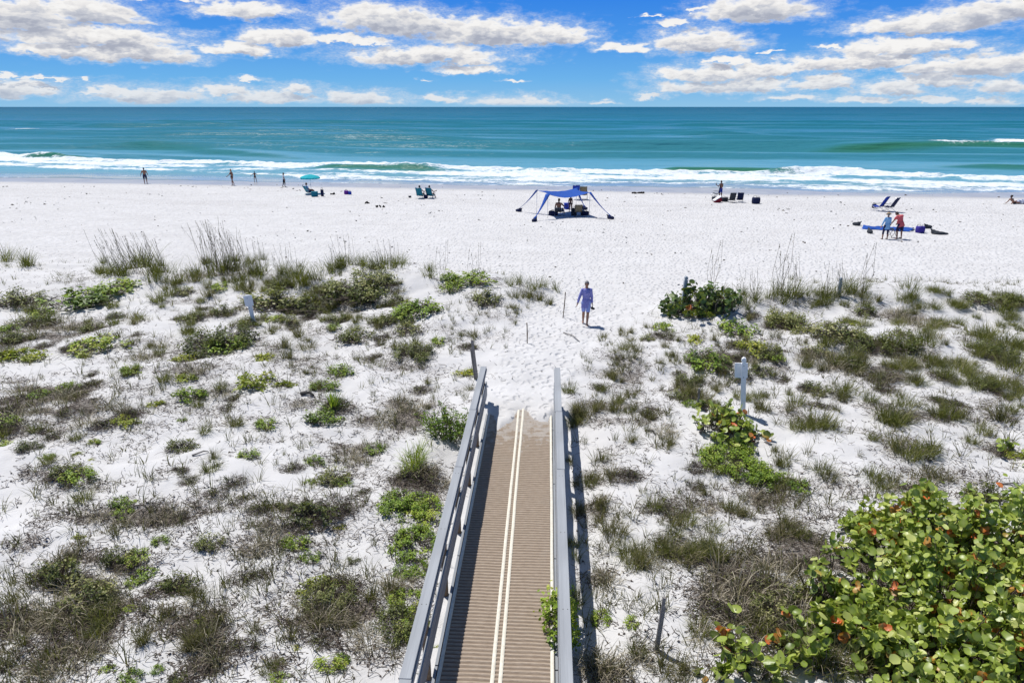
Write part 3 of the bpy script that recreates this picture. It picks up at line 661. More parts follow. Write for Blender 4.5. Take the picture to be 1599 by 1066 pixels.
# seed stalks of the sea oats: tall thin culms with drooping heads, blown to the left
def oat_stalks(R_, n, r0, h, lean):
    a = R_.random(n)*6.283; q = r0*np.sqrt(R_.random(n)); A = np.stack([q*np.cos(a), q*np.sin(a), -.02+0*q], 1); L = h*(.55+.5*R_.random(n))
    d = np.stack([lean+R_.normal(0, .07, n), R_.normal(0, .08, n), np.ones(n)], 1); B = A+d*L[:, None]
    V1, F1, t1 = stick_mesh(R_, A, B, .0068, .0045, bend=.055)
    m = 8; f = R_.uniform(.84, 1.02, (n, m)); C = (A[:, None]+(B-A)[:, None]*f[..., None]).reshape(-1, 3)
    u = np.tile([[1., 0, -.3]], (n*m, 1))*R_.choice([-1, 1], (n*m, 1))+R_.normal(0, .3, (n*m, 3)); nr = np.cross(u, R_.normal(0, 1, (n*m, 3)))
    V2, F2, a2 = leaf_mesh(R_, C+np.array([0, 0, 0]), nr, .05, .018, R_.normal(.35, .2, n*m), None, 'quad')
    F2 = np.concatenate(F2)
    return np_mesh("seed_stalks", np.concatenate([V1, V2]), [F1, F2+len(V1)], M_STRAWD, attrs={'tint': np.concatenate([t1*.6, a2['tint']]), 'accent': np.zeros(len(t1)+len(a2['tint']))}, link=False)
M_STRAWD = leafmat("seed_stalk_straw", [(0, (.075, .06, .036)), (.5, (.19, .15, .09)), (1, (.36, .29, .17))], trans=.1, rough=.7, spec=.15, hue=.2)
OATS = [oat_stalks(R1, n, r, h, l) for n, r, h, l in ((40, .75, 2.0, -.24), (46, .60, 2.25, -.10), (14, .6, 1.7, -.10), (6, .35, 1.6, .03))]
# ------------------------------------------------------------------ plants: where they stand (photograph pixels)
COLZ = [(150, 'far left'), (290, 'left of left signpost'), (440, 'below left signpost'), (560, 'right of left signpost'), (690, 'near left railing'), (800, 'beside left railing'),
        (960, 'beside right railing'), (1060, 'near right railing'), (1200, 'by tall white post'), (1300, 'right of white post'), (1440, 'far right of post'), (9999, 'far right')]
COLF = [(150, 'far left'), (290, 'left of left signpost'), (440, 'near left signpost'), (560, 'right of left signpost'), (690, 'left of footpath'), (960, 'beside footpath, left'), (1060, 'beside footpath, right'), (1200, 'near pointed post'), (1300, 'right of pointed post'), (1440, 'right dune middle'), (9999, 'far right')]
ROWZ = [(455, 'on dune crest'), (510, 'on dune top'), (580, 'on upper slope'), (660, 'on mid slope'), (740, 'on open sand'), (830, 'on near sand'), (930, 'in low foreground'), (9999, 'at bottom edge')]
def pick(z, v): return next(s for q, s in z if v < q)
def place_words(px, py): return pick(ROWZ, py)+' '+pick(COLF if py < 575 else COLZ, px)
PLANTS = []   # (object, base label, px, py, width) for the labels
def put(px, py, w, h, kind, zs=1.0, rot=None, name=None, noun=None, cat='plant', group=None, hs=None):
    p = at(px, py); k = mpp(p); src = LIB[kind][R1.integers(len(LIB[kind]))]
    d = p-CAMP; dep = math.atan2(-d[2], math.hypot(d[0], d[1])); wm = w*k
    if rot is None: rot = R1.random()*6.283
    if isinstance(src, tuple):
        lv, tw, r, hh = src; sx = wm/(2*r)
        ym = max(.45*wm, min(1.5*wm, (h*k-.55*hh*sx*math.cos(dep))/math.sin(dep))); sy = ym/(2*r); z = (hs if hs else math.sqrt(sx*min(sx, 1.2)))*zs
        o = empty(name, p-np.array([0, 0, .02])); o.scale = (sx, sy, z); fl = R1.choice([-1, 1])
        for me, nm in ((lv, 'leaves'), (tw, 'stems')):
            c = bpy.data.objects.new(nm, me); COL.objects.link(c); c.parent = o; c.rotation_euler = (0, 0, rot)
    else:
        sc = wm/(2*{'G': .36, 'GG': .40, 'W': .26, 'DG': .45, 'T': .5, 'L': .75, 'NY': .6}[kind]); sc = min(max(sc, .45), 2.4)
        o = bpy.data.objects.new(name, src); COL.objects.link(o); o.location = Vector(p); o.rotation_euler = (0, 0, rot); o.scale = (sc, sc, (sc*.5+.5*min(sc, 1.1))*zs)
    o['category'] = cat
    if group: o['group'] = group
    PLANTS.append((o, noun, px, py, w)); return o
KN = {'B': ('green_creeper', 'bright green leafy creeper', 'creeper'), 'BB': ('green_creeper', 'wide bright green leafy creeper mat', 'creeper'), 'O': ('olive_shrub', 'olive green twiggy shrub', 'shrub'), 'OO': ('olive_shrub', 'broad dark olive bushy shrub', 'shrub'),
      'Y': ('yellow_creeper', 'yellow-green low creeper', 'creeper'), 'D': ('dry_shrub', 'half-dead grey brown shrub', 'shrub'), 'N': ('beach_elder', 'upright fine-leaved green bush', 'bush'), 'NY': ('beach_elder', 'upright yellowish green fine-leaved bush', 'bush'),
      'K': ('sea_grape_bush', 'glossy dark green round-leaved bush', 'bush'), 'KO': ('sea_grape_bush', 'round-leaved bush with orange and green leaves', 'bush'),
      'G': ('grass_tuft', 'olive brown grass tuft', 'grass tuft'), 'GG': ('green_grass_tuft', 'green grass tuft', 'grass tuft'), 'W': ('wiry_grass_tuft', 'thin wiry brown grass tuft', 'grass tuft'), 'DG': ('dry_grass_tuft', 'dry straw-coloured grass tangle', 'grass tuft'), 'T': ('tall_grass_tuft', 'tall dark green dune grass clump', 'grass tuft'), 'L': ('dense_grass_clump', 'dense pale green grass clump', 'grass clump')}
GR = {'green_creeper': 'green creepers on the dune sand', 'olive_shrub': 'olive shrubs on the dunes', 'yellow_creeper': 'yellow-green creepers on the dunes', 'dry_shrub': 'half-dead shrubs on the sand', 'beach_elder': 'fine-leaved bushes on the dunes', 'sea_grape_bush': 'sea grape bushes on the dunes',
      'grass_tuft': 'grass tufts on the dunes', 'green_grass_tuft': 'green grass tufts on the dunes', 'wiry_grass_tuft': 'wiry grass tufts on the sand', 'dry_grass_tuft': 'dry grass tangles', 'tall_grass_tuft': 'tall dune grass clumps', 'dense_grass_clump': 'dense grass clumps on the right dune'}
LIST = """
B 130 470 112 42;B 178 455 70 30;O 35 474 80 30;O 52 508 62 24;B 155 546 88 34;Y 35 560 92 22;OO 345 540 118 62;B 352 545 70 36;O 430 480 112 40;O 470 478 60 30;OO 566 452 130 58;O 530 470 60 30;Y 412 560 44 16;Y 290 562 48 16;B 208 580 40 18;Y 287 591 42 18;Y 397 598 78 28;Y 447 602 44 12;B 294 622 62 26;Y 243 632 32 14;Y 193 659 46 20;B 418 664 42 20;B 507 655 62 28;B 284 656 16 8;
B 146 691 26 10;B 8 694 28 14;O 46 700 44 20;O 285 700 52 24;B 74 714 26 12;Y 122 708 20 9;Y 141 717 12 6;B 123 747 58 28;B 192 786 44 22;B 190 803 40 24;B 388 711 36 18;D 335 771 38 22;D 384 779 34 18;D 279 735 30 14;Y 120 838 26 14;B 252 845 32 16;O 326 850 54 30;O 182 873 60 32;B 212 872 42 30;B 226 899 40 28;B 204 912 36 20;O 136 940 92 54;Y 150 952 40 22;B 202 951 26 14;Y 312 971 34 20;D 328 1035 48 28;B 168 1046 28 18;B 204 1058 42 28;B 244 1046 26 18;O 276 1060 32 24;O 436 1034 24 18;B 436 1060 36 22;
B 735 441 96 26;B 704 452 40 16;O 760 472 50 38;B 655 486 68 34;B 630 492 44 22;O 555 530 64 28;OO 645 556 72 40;O 638 518 46 22;Y 728 584 38 16;B 506 606 48 20;D 586 560 30 18;N 697 680 92 54;B 588 703 38 20;NY 646 722 66 34;D 648 748 70 34;B 492 722 36 18;O 520 748 56 34;B 534 756 34 18;B 485 752 20 12;
BB 628 790 86 56;BB 660 806 78 70;BB 648 850 86 60;BB 640 888 62 44;O 492 810 84 44;O 446 792 34 18;B 466 852 62 26;B 484 872 36 22;Y 532 824 28 14;OO 516 936 96 66;Y 500 912 60 30;Y 476 928 40 20;O 552 875 24 14;OO 622 975 92 78;B 646 980 60 50;BB 632 940 64 46;B 513 1040 56 30;B 530 1030 36 22;Y 463 1013 24 16;Y 678 1008 20 12;
Y 1092 494 60 14;B 1036 514 34 32;Y 1086 531 34 24;B 1152 518 58 44;Y 1178 545 60 26;B 1104 568 68 40;OO 1244 514 92 42;O 1312 528 84 34;OO 1352 545 80 36;O 1405 540 64 32;O 1218 500 50 26;Y 1334 505 24 12;O 1190 582 40 20;D 1380 590 56 20;O 1060 620 40 18;
BB 1130 720 84 50;BB 1165 735 84 48;BB 1205 752 90 40;B 1250 760 42 26;B 1108 716 44 26;BB 1150 700 60 36;O 1533 780 76 32;Y 1370 812 96 30;B 1350 826 60 36;Y 1580 712 44 14;B 940 966 36 30;B 988 972 30 26;D 1120 960 90 40;D 1176 910 84 44;O 1200 950 70 46;O 1240 930 60 36;D 1235 1000 80 60;D 1430 768 70 22;O 1010 530 24 14
"""
for e in LIST.replace('\n', '').split(';'):
    k, x, y, w, h = e.split(); x, y, w, h = float(x), float(y), float(w), float(h)
    put(x, y, w, h, k, name=KN[k][0], noun=KN[k][1], cat=KN[k][2], group=GR[KN[k][0]])
GLIST = """
T 10 412 40;T 30 414 46;T 52 413 34;T 170 424 44;T 190 426 50;T 212 426 56;T 236 428 52;T 255 430 44;T 280 434 50;T 310 432 40;T 330 428 52;T 350 426 56;T 368 424 46;T 392 430 46;G 150 430 36;G 300 440 34;G 270 445 30;T 410 430 40;T 440 430 44;T 462 440 56;T 480 442 50;T 500 438 40;T 455 452 46;T 428 446 40;
T 538 412 38;T 560 410 34;T 586 416 36;T 604 418 40;T 520 420 36;T 625 422 26;T 676 434 34;T 668 432 24;T 802 444 30;T 816 445 26;T 832 450 30;T 846 451 26;T 868 450 26;G 820 466 34;G 838 470 30;G 800 462 26;G 855 476 26;
T 1140 474 40;T 1160 474 44;T 1180 476 40;T 1200 470 34;T 1214 462 52;T 1232 460 52;T 1258 458 34;T 1280 462 36;T 1300 462 44;T 1320 460 50;T 1340 464 44;G 1352 478 30;T 1412 456 46;T 1420 454 30;G 1365 470 24;
L 1583 468 56;L 1560 484 60;L 1530 468 44;L 1500 480 40;L 1448 536 62;L 1500 580 70;L 1530 606 60;L 1545 530 70;L 1520 548 60;L 1570 540 70;L 1587 575 76;L 1595 610 60;L 1560 600 56;GG 1400 660 60;GG 1382 652 50;GG 1276 664 56;GG 1292 668 46;GG 1262 668 40;GG 1236 630 40;GG 1478 652 50;GG 1462 650 40;G 1436 596 34;G 1334 566 44;G 1350 572 36;GG 1530 676 36;G 1574 660 60;G 1400 696 50;GG 1420 714 60;GG 1440 712 50;GG 1455 704 40;G 1395 755 34;G 1455 754 40;G 1474 750 34;G 1185 640 36;G 1200 640 30;G 1230 640 26;G 1310 640 24;
G 1092 624 44;G 1074 618 36;G 1108 632 30;G 981 560 32;G 985 545 26;G 948 590 36;G 912 650 46;G 925 640 36;G 960 640 36;G 900 640 30;GG 920 757 32;G 956 746 38;G 940 748 30;GG 1024 794 46;G 932 786 40;G 940 800 36;G 952 828 48;G 968 836 40;GG 985 868 50;G 1005 880 54;GG 1025 866 46;GG 1048 868 50;G 1066 872 44;GG 1084 868 50;GG 1105 866 46;GG 1122 870 50;G 1148 804 34;GG 1140 796 30;G 1230 832 40;GG 1245 836 40;G 1210 836 30;DG 956 915 56;DG 944 900 40;T 905 945 40;T 900 955 30;T 908 930 30;T 897 872 26;G 892 720 26;G 897 760 24;G 900 800 26;DG 935 1035 64;DG 960 1050 64;DG 990 1040 60;GG 1000 1020 44;DG 910 1040 44;DG 930 1065 60;G 1030 1050 50;G 1060 1040 44;DG 1130 900 60;DG 1160 930 70;DG 1190 890 66;DG 1110 930 60;DG 1150 970 70;DG 1210 920 70;DG 1200 960 70;DG 1240 960 70;DG 1250 900 50;GG 1180 985 60;GG 1240 1010 70;DG 1100 1000 60;GG 1090 985 50;DG 1270 1030 80;GG 1300 1050 80;DG 1170 1030 60;L 1210 1055 70;
G 608 930 48;G 590 940 40;DG 620 920 50;DG 576 1008 54;DG 560 990 46;G 545 985 40;DG 500 975 60;DG 520 965 56;DG 470 950 50;DG 640 910 40;DG 414 845 54;DG 400 860 46;DG 428 850 46;DG 420 830 44;DG 640 738 50;DG 670 742 40;DG 690 760 36;W 486 760 26;W 576 730 26;
GG 148 994 46;GG 160 986 34;G 314 936 42;G 300 930 30;G 310 1000 56;G 296 1004 48;DG 325 1010 56;G 330 990 44;DG 95 882 60;G 110 880 40;DG 120 925 60;DG 170 900 50;DG 110 960 70;DG 80 960 60;DG 180 950 50;DG 60 985 60;DG 30 975 60;DG 20 1010 60;DG 120 1030 60;DG 150 1020 50;DG 90 1055 60;DG 280 960 46;DG 340 960 40;DG 345 1030 50;G 228 998 44;G 215 1000 30;W 21 912 36;W 46 920 40;W 54 905 30;W 353 912 40;W 409 928 44;W 180 835 30;W 240 800 30;DG 280 805 40;DG 250 812 40;DG 190 820 40;DG 150 810 40;
DG 35 612 54;DG 80 625 50;DG 120 622 50;DG 25 655 56;DG 60 645 40;DG 165 635 46;DG 140 662 46;DG 190 640 36;DG 350 618 40;DG 364 658 36;DG 620 640 42;DG 645 645 46;DG 660 636 36;DG 632 628 36;DG 605 655 36;DG 590 668 30;DG 470 632 30;DG 545 722 44;DG 560 706 36;DG 100 515 44;DG 60 525 40;DG 20 510 40;DG 230 560 40;DG 300 580 40;DG 250 545 40;DG 330 490 34;GG 290 520 36;GG 300 500 30;GG 220 500 30;G 440 545 36;G 450 560 36;G 478 545 34;G 465 530 34;G 500 470 36;G 420 520 30;GG 265 462 34;GG 250 470 36;G 330 460 34;G 370 440 36;G 390 455 36;GG 520 480 36;G 535 500 30;G 560 505 26;G 640 540 40;G 620 545 30;G 660 560 30;GG 180 478 30;G 60 490 36;G 85 505 36;
DG 1032 676 40;DG 1050 680 30;DG 1427 505 36;DG 1445 515 36;DG 1410 496 36;DG 1460 525 36;DG 1395 490 30;DG 1380 596 40;DG 1300 575 50;DG 1270 560 40;DG 1250 566 40;DG 1330 580 40;GG 1290 540 40;GG 1380 540 44;GG 1420 548 44;DG 1170 780 40;DG 1100 800 40;DG 1420 770 50;DG 1450 762 40;DG 1080 870 40;DG 1020 885 40;GG 1090 595 30;G 1130 600 26
"""
for e in GLIST.replace('\n', '').split(';'):
    k, x, y, w = e.split(); x, y, w = float(x), float(y), float(w)
    jy = 5 if k == 'T' else 1.5; w *= R1.uniform(.75, 1.2) if k == 'T' else 1
    put(x+R1.normal(0, 3), y+R1.normal(0, jy), w*1.08, w, k, name=KN[k][0], noun=KN[k][1], cat=KN[k][2], group=GR[KN[k][0]])
# smaller tufts and shrubs that fill the ground between, region by region of the photograph
for (x0, y0, x1, y1, kinds) in ((150, 405, 480, 447, 'T*24 G*12'), (500, 405, 640, 432, 'T*12'), (1130, 455, 1360, 482, 'T*14'), (250, 440, 640, 520, 'G*34 GG*30 O*20 D*10 B*4'), (0, 470, 250, 560, 'G*16 D*8 GG*8 O*4 B*2'), (690, 455, 872, 545, 'W*44 G*6'), (885, 500, 1060, 700, 'G*28 W*26 D*6 GG*8'), (1060, 485, 1300, 640, 'G*28 O*10 D*8 W*8 B*2 GG*8'), (1300, 455, 1599, 640, 'L*34 GG*38 O*10 D*6 G*8'),
                                (440, 520, 740, 640, 'W*34 D*7 G*8 B*2'), (895, 690, 1300, 900, 'G*20 W*24 GG*10 D*5'), (0, 690, 440, 1066, 'W*24 D*16 G*8 O*3 GG*6'), (440, 690, 620, 1066, 'W*8 D*7'), (1200, 620, 1599, 790, 'GG*10 W*12 D*4'), (0, 570, 440, 690, 'W*20 D*12 GG*10 B*3')):
    for kk in kinds.split():
        k, c = kk.split('*')
        for i in range(int(c)):
            for tr_ in range(8):
                x, y = R1.uniform(x0, x1), R1.uniform(y0, y1); q = at(x, y)
                if abs(q[0]-path_c(q[1])) > path_w(q[1])*1.0 or q[1] < 15: break
            f = mpp(q)**-1/60.
            w = {'G': 26, 'GG': 30, 'W': 17, 'D': 34, 'O': 44, 'T': 36, 'L': 50, 'B': 40}[k]*R1.uniform(.75, 1.3)*np.clip(f, .75, 1.6)
            put(x, y, w, w*.5, k, name=KN[k][0], noun=KN[k][1], cat=KN[k][2], group=GR[KN[k][0]])
# sea oats with their seed stalks
for (x, y, i, s, noun) in ((190, 426, 0, .95, 'sea oats clump with thin stalks leaning left, left one on the left dune crest'), (236, 428, 0, .9, 'sea oats clump leaning left, just left of the tallest stand'), (340, 426, 1, 1.0, 'dense tall sea oats stand, the tallest on the left dune crest'), (368, 425, 1, .8, 'sea oats clump right behind the tallest stand on the left crest'), (400, 430, 2, .9, 'sparse sea oats stalks above the left sign post'), (450, 432, 2, .8, 'thin sea oats stalks right of the left sign post'),
                         (540, 420, 2, .85, 'short sea oats stalks on the far grass edge left of the path'), (610, 424, 2, .8, 'few sea oats stalks in front of the beach, centre left'), (690, 432, 3, .9, 'lone sea oats stalks beside the green mat on the left dune'), (740, 436, 3, .9, 'lone tall sea oats stalks near the end of the left dune'),
                         (1112, 452, 3, 1.15, 'single tall seed stalks behind the dark glossy bush'), (1170, 470, 2, .7, 'short brown sea oats stalks right of the dark glossy bush'), (1216, 458, 3, 1.35, 'tallest dark sea oats stalk on the right dune'), (1232, 460, 2, .9, 'fanned sea oats stalks beside the tallest stalk on the right dune'), (1348, 468, 3, 1.25, 'slender tall sea oats on the right dune crest'), (1300, 464, 2, .8, 'sea oats stalks around the half-hidden post on the right dune')):
    p = at(x, y); o = bpy.data.objects.new('sea_oats', OATS[i]); COL.objects.link(o); o.location = Vector(p); o.scale = (s, s, s); o.rotation_euler = (0, 0, R1.normal(0, .1))
    tag(o, noun, 'sea oats', 'sea oats on the dune crests')
# the label of every plant: what it is, where it stands, and its rank among its likes there
def label_plants():
    from collections import defaultdict
    g = defaultdict(list)
    for q in PLANTS: g[q[1]+' '+place_words(q[2], q[3])].append(q)
    orden = ['first', 'second', 'third', 'fourth', 'fifth', 'sixth', 'seventh', 'eighth', 'ninth', 'tenth', 'eleventh', 'twelfth']
    for base, l in g.items():
        if len(l) == 1: l[0][0]['label'] = base; continue
        if len(l) > 8:
            for q in l: q[0]['label'] = base; q[0]['group'] = base
            continue
        l.sort(key=lambda q: q[2])
        for i, q in enumerate(l):
            o, noun, px, py, w = q
            s = ('left one' if i == 0 else 'right one') if len(l) == 2 else (orden[i]+' from left')
            o['label'] = base+', '+s
# ------------------------------------------------------------------ the large sea grape at the lower right
def grape(name, mounds, n, label, leaf=.116, dark=False, acc=.05, seed=0, twigs=400, low=0.):
    R_ = np.random.default_rng(900+seed); Ps = []; Ns = []; Ts = []
    base = at(mounds[0][0], mounds[0][1]); tot = sum(m[2]*m[2] for m in mounds)
    A_, B_ = [], []
    for (px, py, r, h) in mounds:
        c = at(px, py); k = int(n*r*r/tot); p, kk, off = dome_points(R_, k, r, h, max(7, int(19*r)), .085/max(r, .5))
        w = R_.normal(0, .75, (k, 3))+np.array([-.25, .05, .85])
        q = p+c-base; Ps.append(q); Ns.append(w); Ts.append(.42+off*.8+R_.normal(0, .2, k)+.12*(p[:, 2]/h-.6))
        m_ = int(twigs*r*r/tot)+6; i = R_.integers(0, k, m_); b = q[i]; cc = c-base
        A_.append((b-cc)*np.array([.45, .45, 0])+cc+R_.normal(0, r*.12, (m_, 3))*np.array([1, 1, 0])-np.array([0, 0, .04])); B_.append(b)
    C = np.concatenate(Ps); Nn = np.concatenate(Ns); tt = np.concatenate(Ts)
    # leaves turn orange in small clusters
    ac = np.zeros(len(C)); nc = max(2, int(len(C)*acc/4)); cc = C[R_.integers(0, len(C), nc)]
    for q in cc:
        d = np.linalg.norm(C-q, axis=1); s = d < .075; ac[s] = np.clip(R_.normal(.75, .3, s.sum()), 0, 1)
    yl = R_.random(len(C)) < .05; tt[yl] = 1.; tt = tt+R_.normal(0, .08, len(tt))
    o = empty(name, base-np.array([0, 0, .02]), label=label, cat='bush', group='sea grape bushes on the dunes')
    V, F, a_ = leaf_mesh(R_, C, Nn, leaf, leaf*.94, tt, ac, 'round')
    np_mesh('leaves', V, F, M_GRAPED if dark else M_GRAPE, o, a_)
    V, F, tn = stick_mesh(R_, np.concatenate(A_), np.concatenate(B_), .011, .005, bend=.1)
    np_mesh('stems', V, F, M_TWIG, o, {'tint': tn, 'accent': 0*tn})
    return o
grape('sea_grape_bush', [(1375, 850, .7, .65), (1440, 830, .7, .7), (1400, 870, .75, .75), (1480, 860, .9, .95), (1570, 860, .95, 1.0), (1660, 880, 1., 1.0), (1400, 940, .8, .85), (1490, 950, .9, 1.0), (1580, 960, .9, 1.0), (1670, 990, .9, .9), (1370, 1020, .7, .7), (1450, 1040, .85, .85), (1550, 1060, .9, .9), (1640, 1080, .9, .9), (1340, 960, .5, .5), (1420, 1110, .7, .7), (1500, 1130, .8, .7)],
      7600, 'large sea grape bush with round yellow-green and orange leaves, lower right corner', acc=.11, seed=1, twigs=700)
grape('sea_grape_bush', [(1275, 930, .45, .55), (1300, 895, .35, .6), (1250, 985, .4, .4), (1300, 985, .45, .5), (1335, 880, .4, .6), (1235, 1030, .35, .4), (1290, 1040, .45, .5), (1330, 1000, .4, .6)], 420, 'loose sea grape sprays spreading left from the large bush', acc=.08, seed=2, twigs=60, leaf=.125)
grape('sea_grape_bush', [(1140, 1040, .38, .5), (1185, 1055, .35, .45), (1110, 1060, .25, .4), (1140, 1000, .22, .5)], 120, 'small sea grape sprout with few large leaves at the bottom edge', acc=.14, seed=3, twigs=60, leaf=.145)
grape('sea_grape_bush', [(1072, 486, 1.0, .7), (1105, 484, 1.0, .85), (1128, 484, .7, .75), (1058, 488, .6, .5)], 520, 'glossy dark green sea grape bush beside the pointed post', dark=True, acc=.03, seed=4, leaf=.19)
grape('sea_grape_bush', [(1110, 672, .5, .45), (1150, 668, .5, .45), (1120, 645, .45, .4), (1180, 685, .35, .3), (1140, 690, .45, .4)], 260, 'sea grape bush with many orange leaves at the tall white post', acc=.26, seed=5, leaf=.15)
grape('sea_grape_bush', [(1582, 714, .5, .3)], 50, 'small sea grape sprig by the right edge behind the large bush', acc=.05, seed=6, leaf=.13, twigs=20)
# bush leaning over the right edge of the boardwalk
def lean_bush():
    R_ = np.random.default_rng(77); p, k, off = dome_points(R_, 760, .36, .60, 20, .13); p = p*np.array([1.0, 1.25, 1])
    nr = R_.normal(0, .5, (760, 3))+np.array([-.3, -.2, .8]); V, F, a_ = leaf_mesh(R_, p, nr, .070, .048, .5+off+R_.normal(0, .15, 760), (R_.random(760) < .0)*1., 'quad')
    o = empty('green_creeper', (.27, 8.1, -.1), label='bright green bush poking through the right railing onto the boardwalk', cat='creeper')
    np_mesh('leaves', V, F, M_BRIGHT, o, a_); i = R_.integers(0, 760, 90)
    V, F, tn = stick_mesh(R_, p[i]*np.array([.3, .3, 0])-np.array([0, 0, .1]), p[i], .006, .003); np_mesh('stems', V, F, M_TWIG, o, {'tint': tn, 'accent': 0*tn})
lean_bush()
# yucca rosette
def yucca(px, py):
    R_ = np.random.default_rng(5); V, F, tn = blade_mesh(R_, 60, .05, .50, hv=.2, tilt=1.3, curl=.15, wid=.035)
    o = np_mesh('yucca', V, F, M_NEEDLE, None, {'tint': tn*.4, 'accent': 0*tn}); o.location = Vector(at(px, py)); tag(o, 'small spiky dark green yucca rosette among low creepers', 'yucca')
yucca(519, 638)
# ------------------------------------------------------------------ dead twigs and thin grass nobody could count
def sample(n, dens):
    out = []; R_ = np.random.default_rng(21); tot = 0
    while tot < n:
        # nearer ground gets more, as many per picture area
        y = 5.5*np.exp(R_.random(60000)*math.log(36/5.5)); x = (R_.random(60000)-.5)*2*(.82*y+4)
        ok = R_.random(60000) < dens(x, y)*np.minimum(1, (y/12.)**.0); out.append(np.stack([x[ok], y[ok]], 1)); tot += ok.sum()
    return np.concatenate(out)[:n]
R2 = np.random.default_rng(33)
def clear_deck(x, y): return np.where((np.abs(x+.54) < 1.15) & (y < 16.9), 0, 1)
xy = sample(46000, lambda x, y: (np.clip(litter(x, y), 0, 1)**1.1+.012)*clear_deck(x, y)*duneness(x, y)); n = len(xy); z = H(xy[:, 0], xy[:, 1])
A = np.stack([xy[:, 0], xy[:, 1], z+.004+R2.random(n)**2*.05], 1); L = .05+.15*R2.random(n)**1.5; a = R2.normal(0, .9, n)+R2.integers(0, 2, n)*math.pi
B = A+np.stack([np.cos(a)*L, np.sin(a)*L, R2.normal(.02, .035, n)], 1); B[:, 2] = np.maximum(B[:, 2], H(B[:, 0], B[:, 1])+.003)
V, F, tn = stick_mesh(R2, A, B, .0064, .0038, bend=.16)
o = np_mesh('dead_twigs', V, F, M_TWIG, None, {'tint': tn, 'accent': 0*tn}); tag(o, 'grey brown dead twigs and runners strewn over the dune sand', 'litter', kind='stuff')
# dark leaf bits
xy = sample(9000, lambda x, y: (.25*np.clip(litter(x, y), 0, 1)+.02)*clear_deck(x, y)*duneness(x, y)); n = len(xy); P = np.stack([xy[:, 0], xy[:, 1], H(xy[:, 0], xy[:, 1])+.012], 1)
V, F, a_ = leaf_mesh(R2, P, R2.normal(0, .35, (n, 3))+np.array([0, 0, 1.]), .045, .032, R2.random(n)*.6, None, 'quad')
o = np_mesh('fallen_leaves', V, F, M_TWIG, None, a_); tag(o, 'small dark fallen leaves scattered on the white sand', 'fallen leaves', kind='stuff')
# thin single blades between the tufts
def gd(x, y):
    pm = 1-sst(.9, 1.5, np.abs(x-path_c(y))/path_w(y)); right = np.where(x > -.2, 1.0, .45)
    return (.10+.5*sst(.45, .7, fbm(x*.8, y*.8, 3, 88))*right+.4*np.clip(litter(x, y), 0, 1))*duneness(x, y)*(1-pm*(y > 14.5))*clear_deck(x, y)
xy = sample(2900, gd); Vs, Fs, Ts = [], [], []; nb = 0
for i, (x, y) in enumerate(xy):
    V, F, tn = blade_mesh(R2, int(R2.integers(5, 16)), .07, .16+.24*R2.random(), tilt=.75, curl=1.0, wid=.011, seg=3, tlo=0, thi=.9)
    Vs.append(V+np.array([x, y, float(H(x, y))])); Fs.append(F+nb); Ts.append(tn); nb += len(V)
tn = np.concatenate(Ts); o = np_mesh('thin_grass', np.concatenate(Vs), np.concatenate(Fs), M_GRASS, None, {'tint': tn, 'accent': 0*tn})
tag(o, 'thin wiry grass growing sparsely all over the dune sand', 'grass', kind='stuff')
# seaweed crumbs and shells on the beach
def bd(x, y):
    s, n = shore(x, y); return (1-duneness(x, y))*np.where(n < -1.5, 1, 0)*(.10+.9*sst(.52, .72, fbm(s*.12, n*.35, 4, 77)))
out = []; R3 = np.random.default_rng(8)
xs = R3.uniform(-75, 75, 60000); ys = 28*np.exp(R3.random(60000)*math.log(78/28.)); ok = R3.random(60000) < bd(xs, ys)*.22; xs, ys = xs[ok][:1900], ys[ok][:1900]; n = len(xs)
P = np.stack([xs, ys, H(xs, ys)+.02], 1); sz = .04+.12*R3.random(n)**3*np.clip(ys/45, .6, 1.6)
V, F, a_ = leaf_mesh(R3, P, R3.normal(0, .3, (n, 3))+np.array([0, 0, 1.]), sz*1.6, sz, R3.random(n)*.7, None, 'quad')
o = np_mesh('seaweed_bits', V, F, M_TWIG, None, a_); tag(o, 'dark seaweed crumbs scattered over the white beach', 'seaweed', kind='stuff')
label_plants()
# ------------------------------------------------------------------ boardwalk and railings
def timber(name, col):
    m, t = material(name); p = t.n('ShaderNodeTexCoord').outputs['Object']
    g = t.noise(t.vm('MULTIPLY', p, (60., 1.1, 60.)), 1.0, 5, .65); w = t.noise(t.vm('MULTIPLY', p, (4., .5, 4.)), 1.6, 4)
    crack = t.rng(t.noise(t.vm('MULTIPLY', p, (45., .35, 45.)), 1.0, 3, .5), .70, .74)
    c = t.ramp(w, [(.3, tuple(q*.84 for q in col)), (.7, tuple(q*1.14 for q in col))])
    c = t.mix(t.rng(g, .35, .75, 0., .30), c, tuple(q*.62 for q in col)); c = t.mix(t.m('MULTIPLY', crack, .7), c, (.06, .055, .05))
    k = t.rng(t.noise(p, 3.3, 4, .6), .62, .72); c = t.mix(t.m('MULTIPLY', k, .45), c, (.30, .275, .25))
    finish(t, t.n('ShaderNodeBsdfPrincipled', {'Base Color': c, 'Roughness': .62, 'Specular IOR Level': .3, 'Normal': t.bump(g, .35, .006)}).outputs[0]); return m
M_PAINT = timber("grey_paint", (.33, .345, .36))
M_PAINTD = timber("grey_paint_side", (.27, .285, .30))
M_POSTW = simple("brown_treated_wood", (.20, .135, .085), .85, .3, 14., bump=.3)
M_WHITE = simple("white_paint", (.88, .885, .89), .5, .06, 12.)
M_GREYWOOD = simple("weathered_wood", (.24, .22, .20), .9, .25, 16., bump=.3)
M_STRIP = simple("cream_strip", (.70, .655, .55), .7, .12, 18., bump=.2)
mm, t = material("ribbed_mat"); p = t.n('ShaderNodeTexCoord').outputs['Object']; gz = t.n('ShaderNodeNewGeometry').outputs['Position']
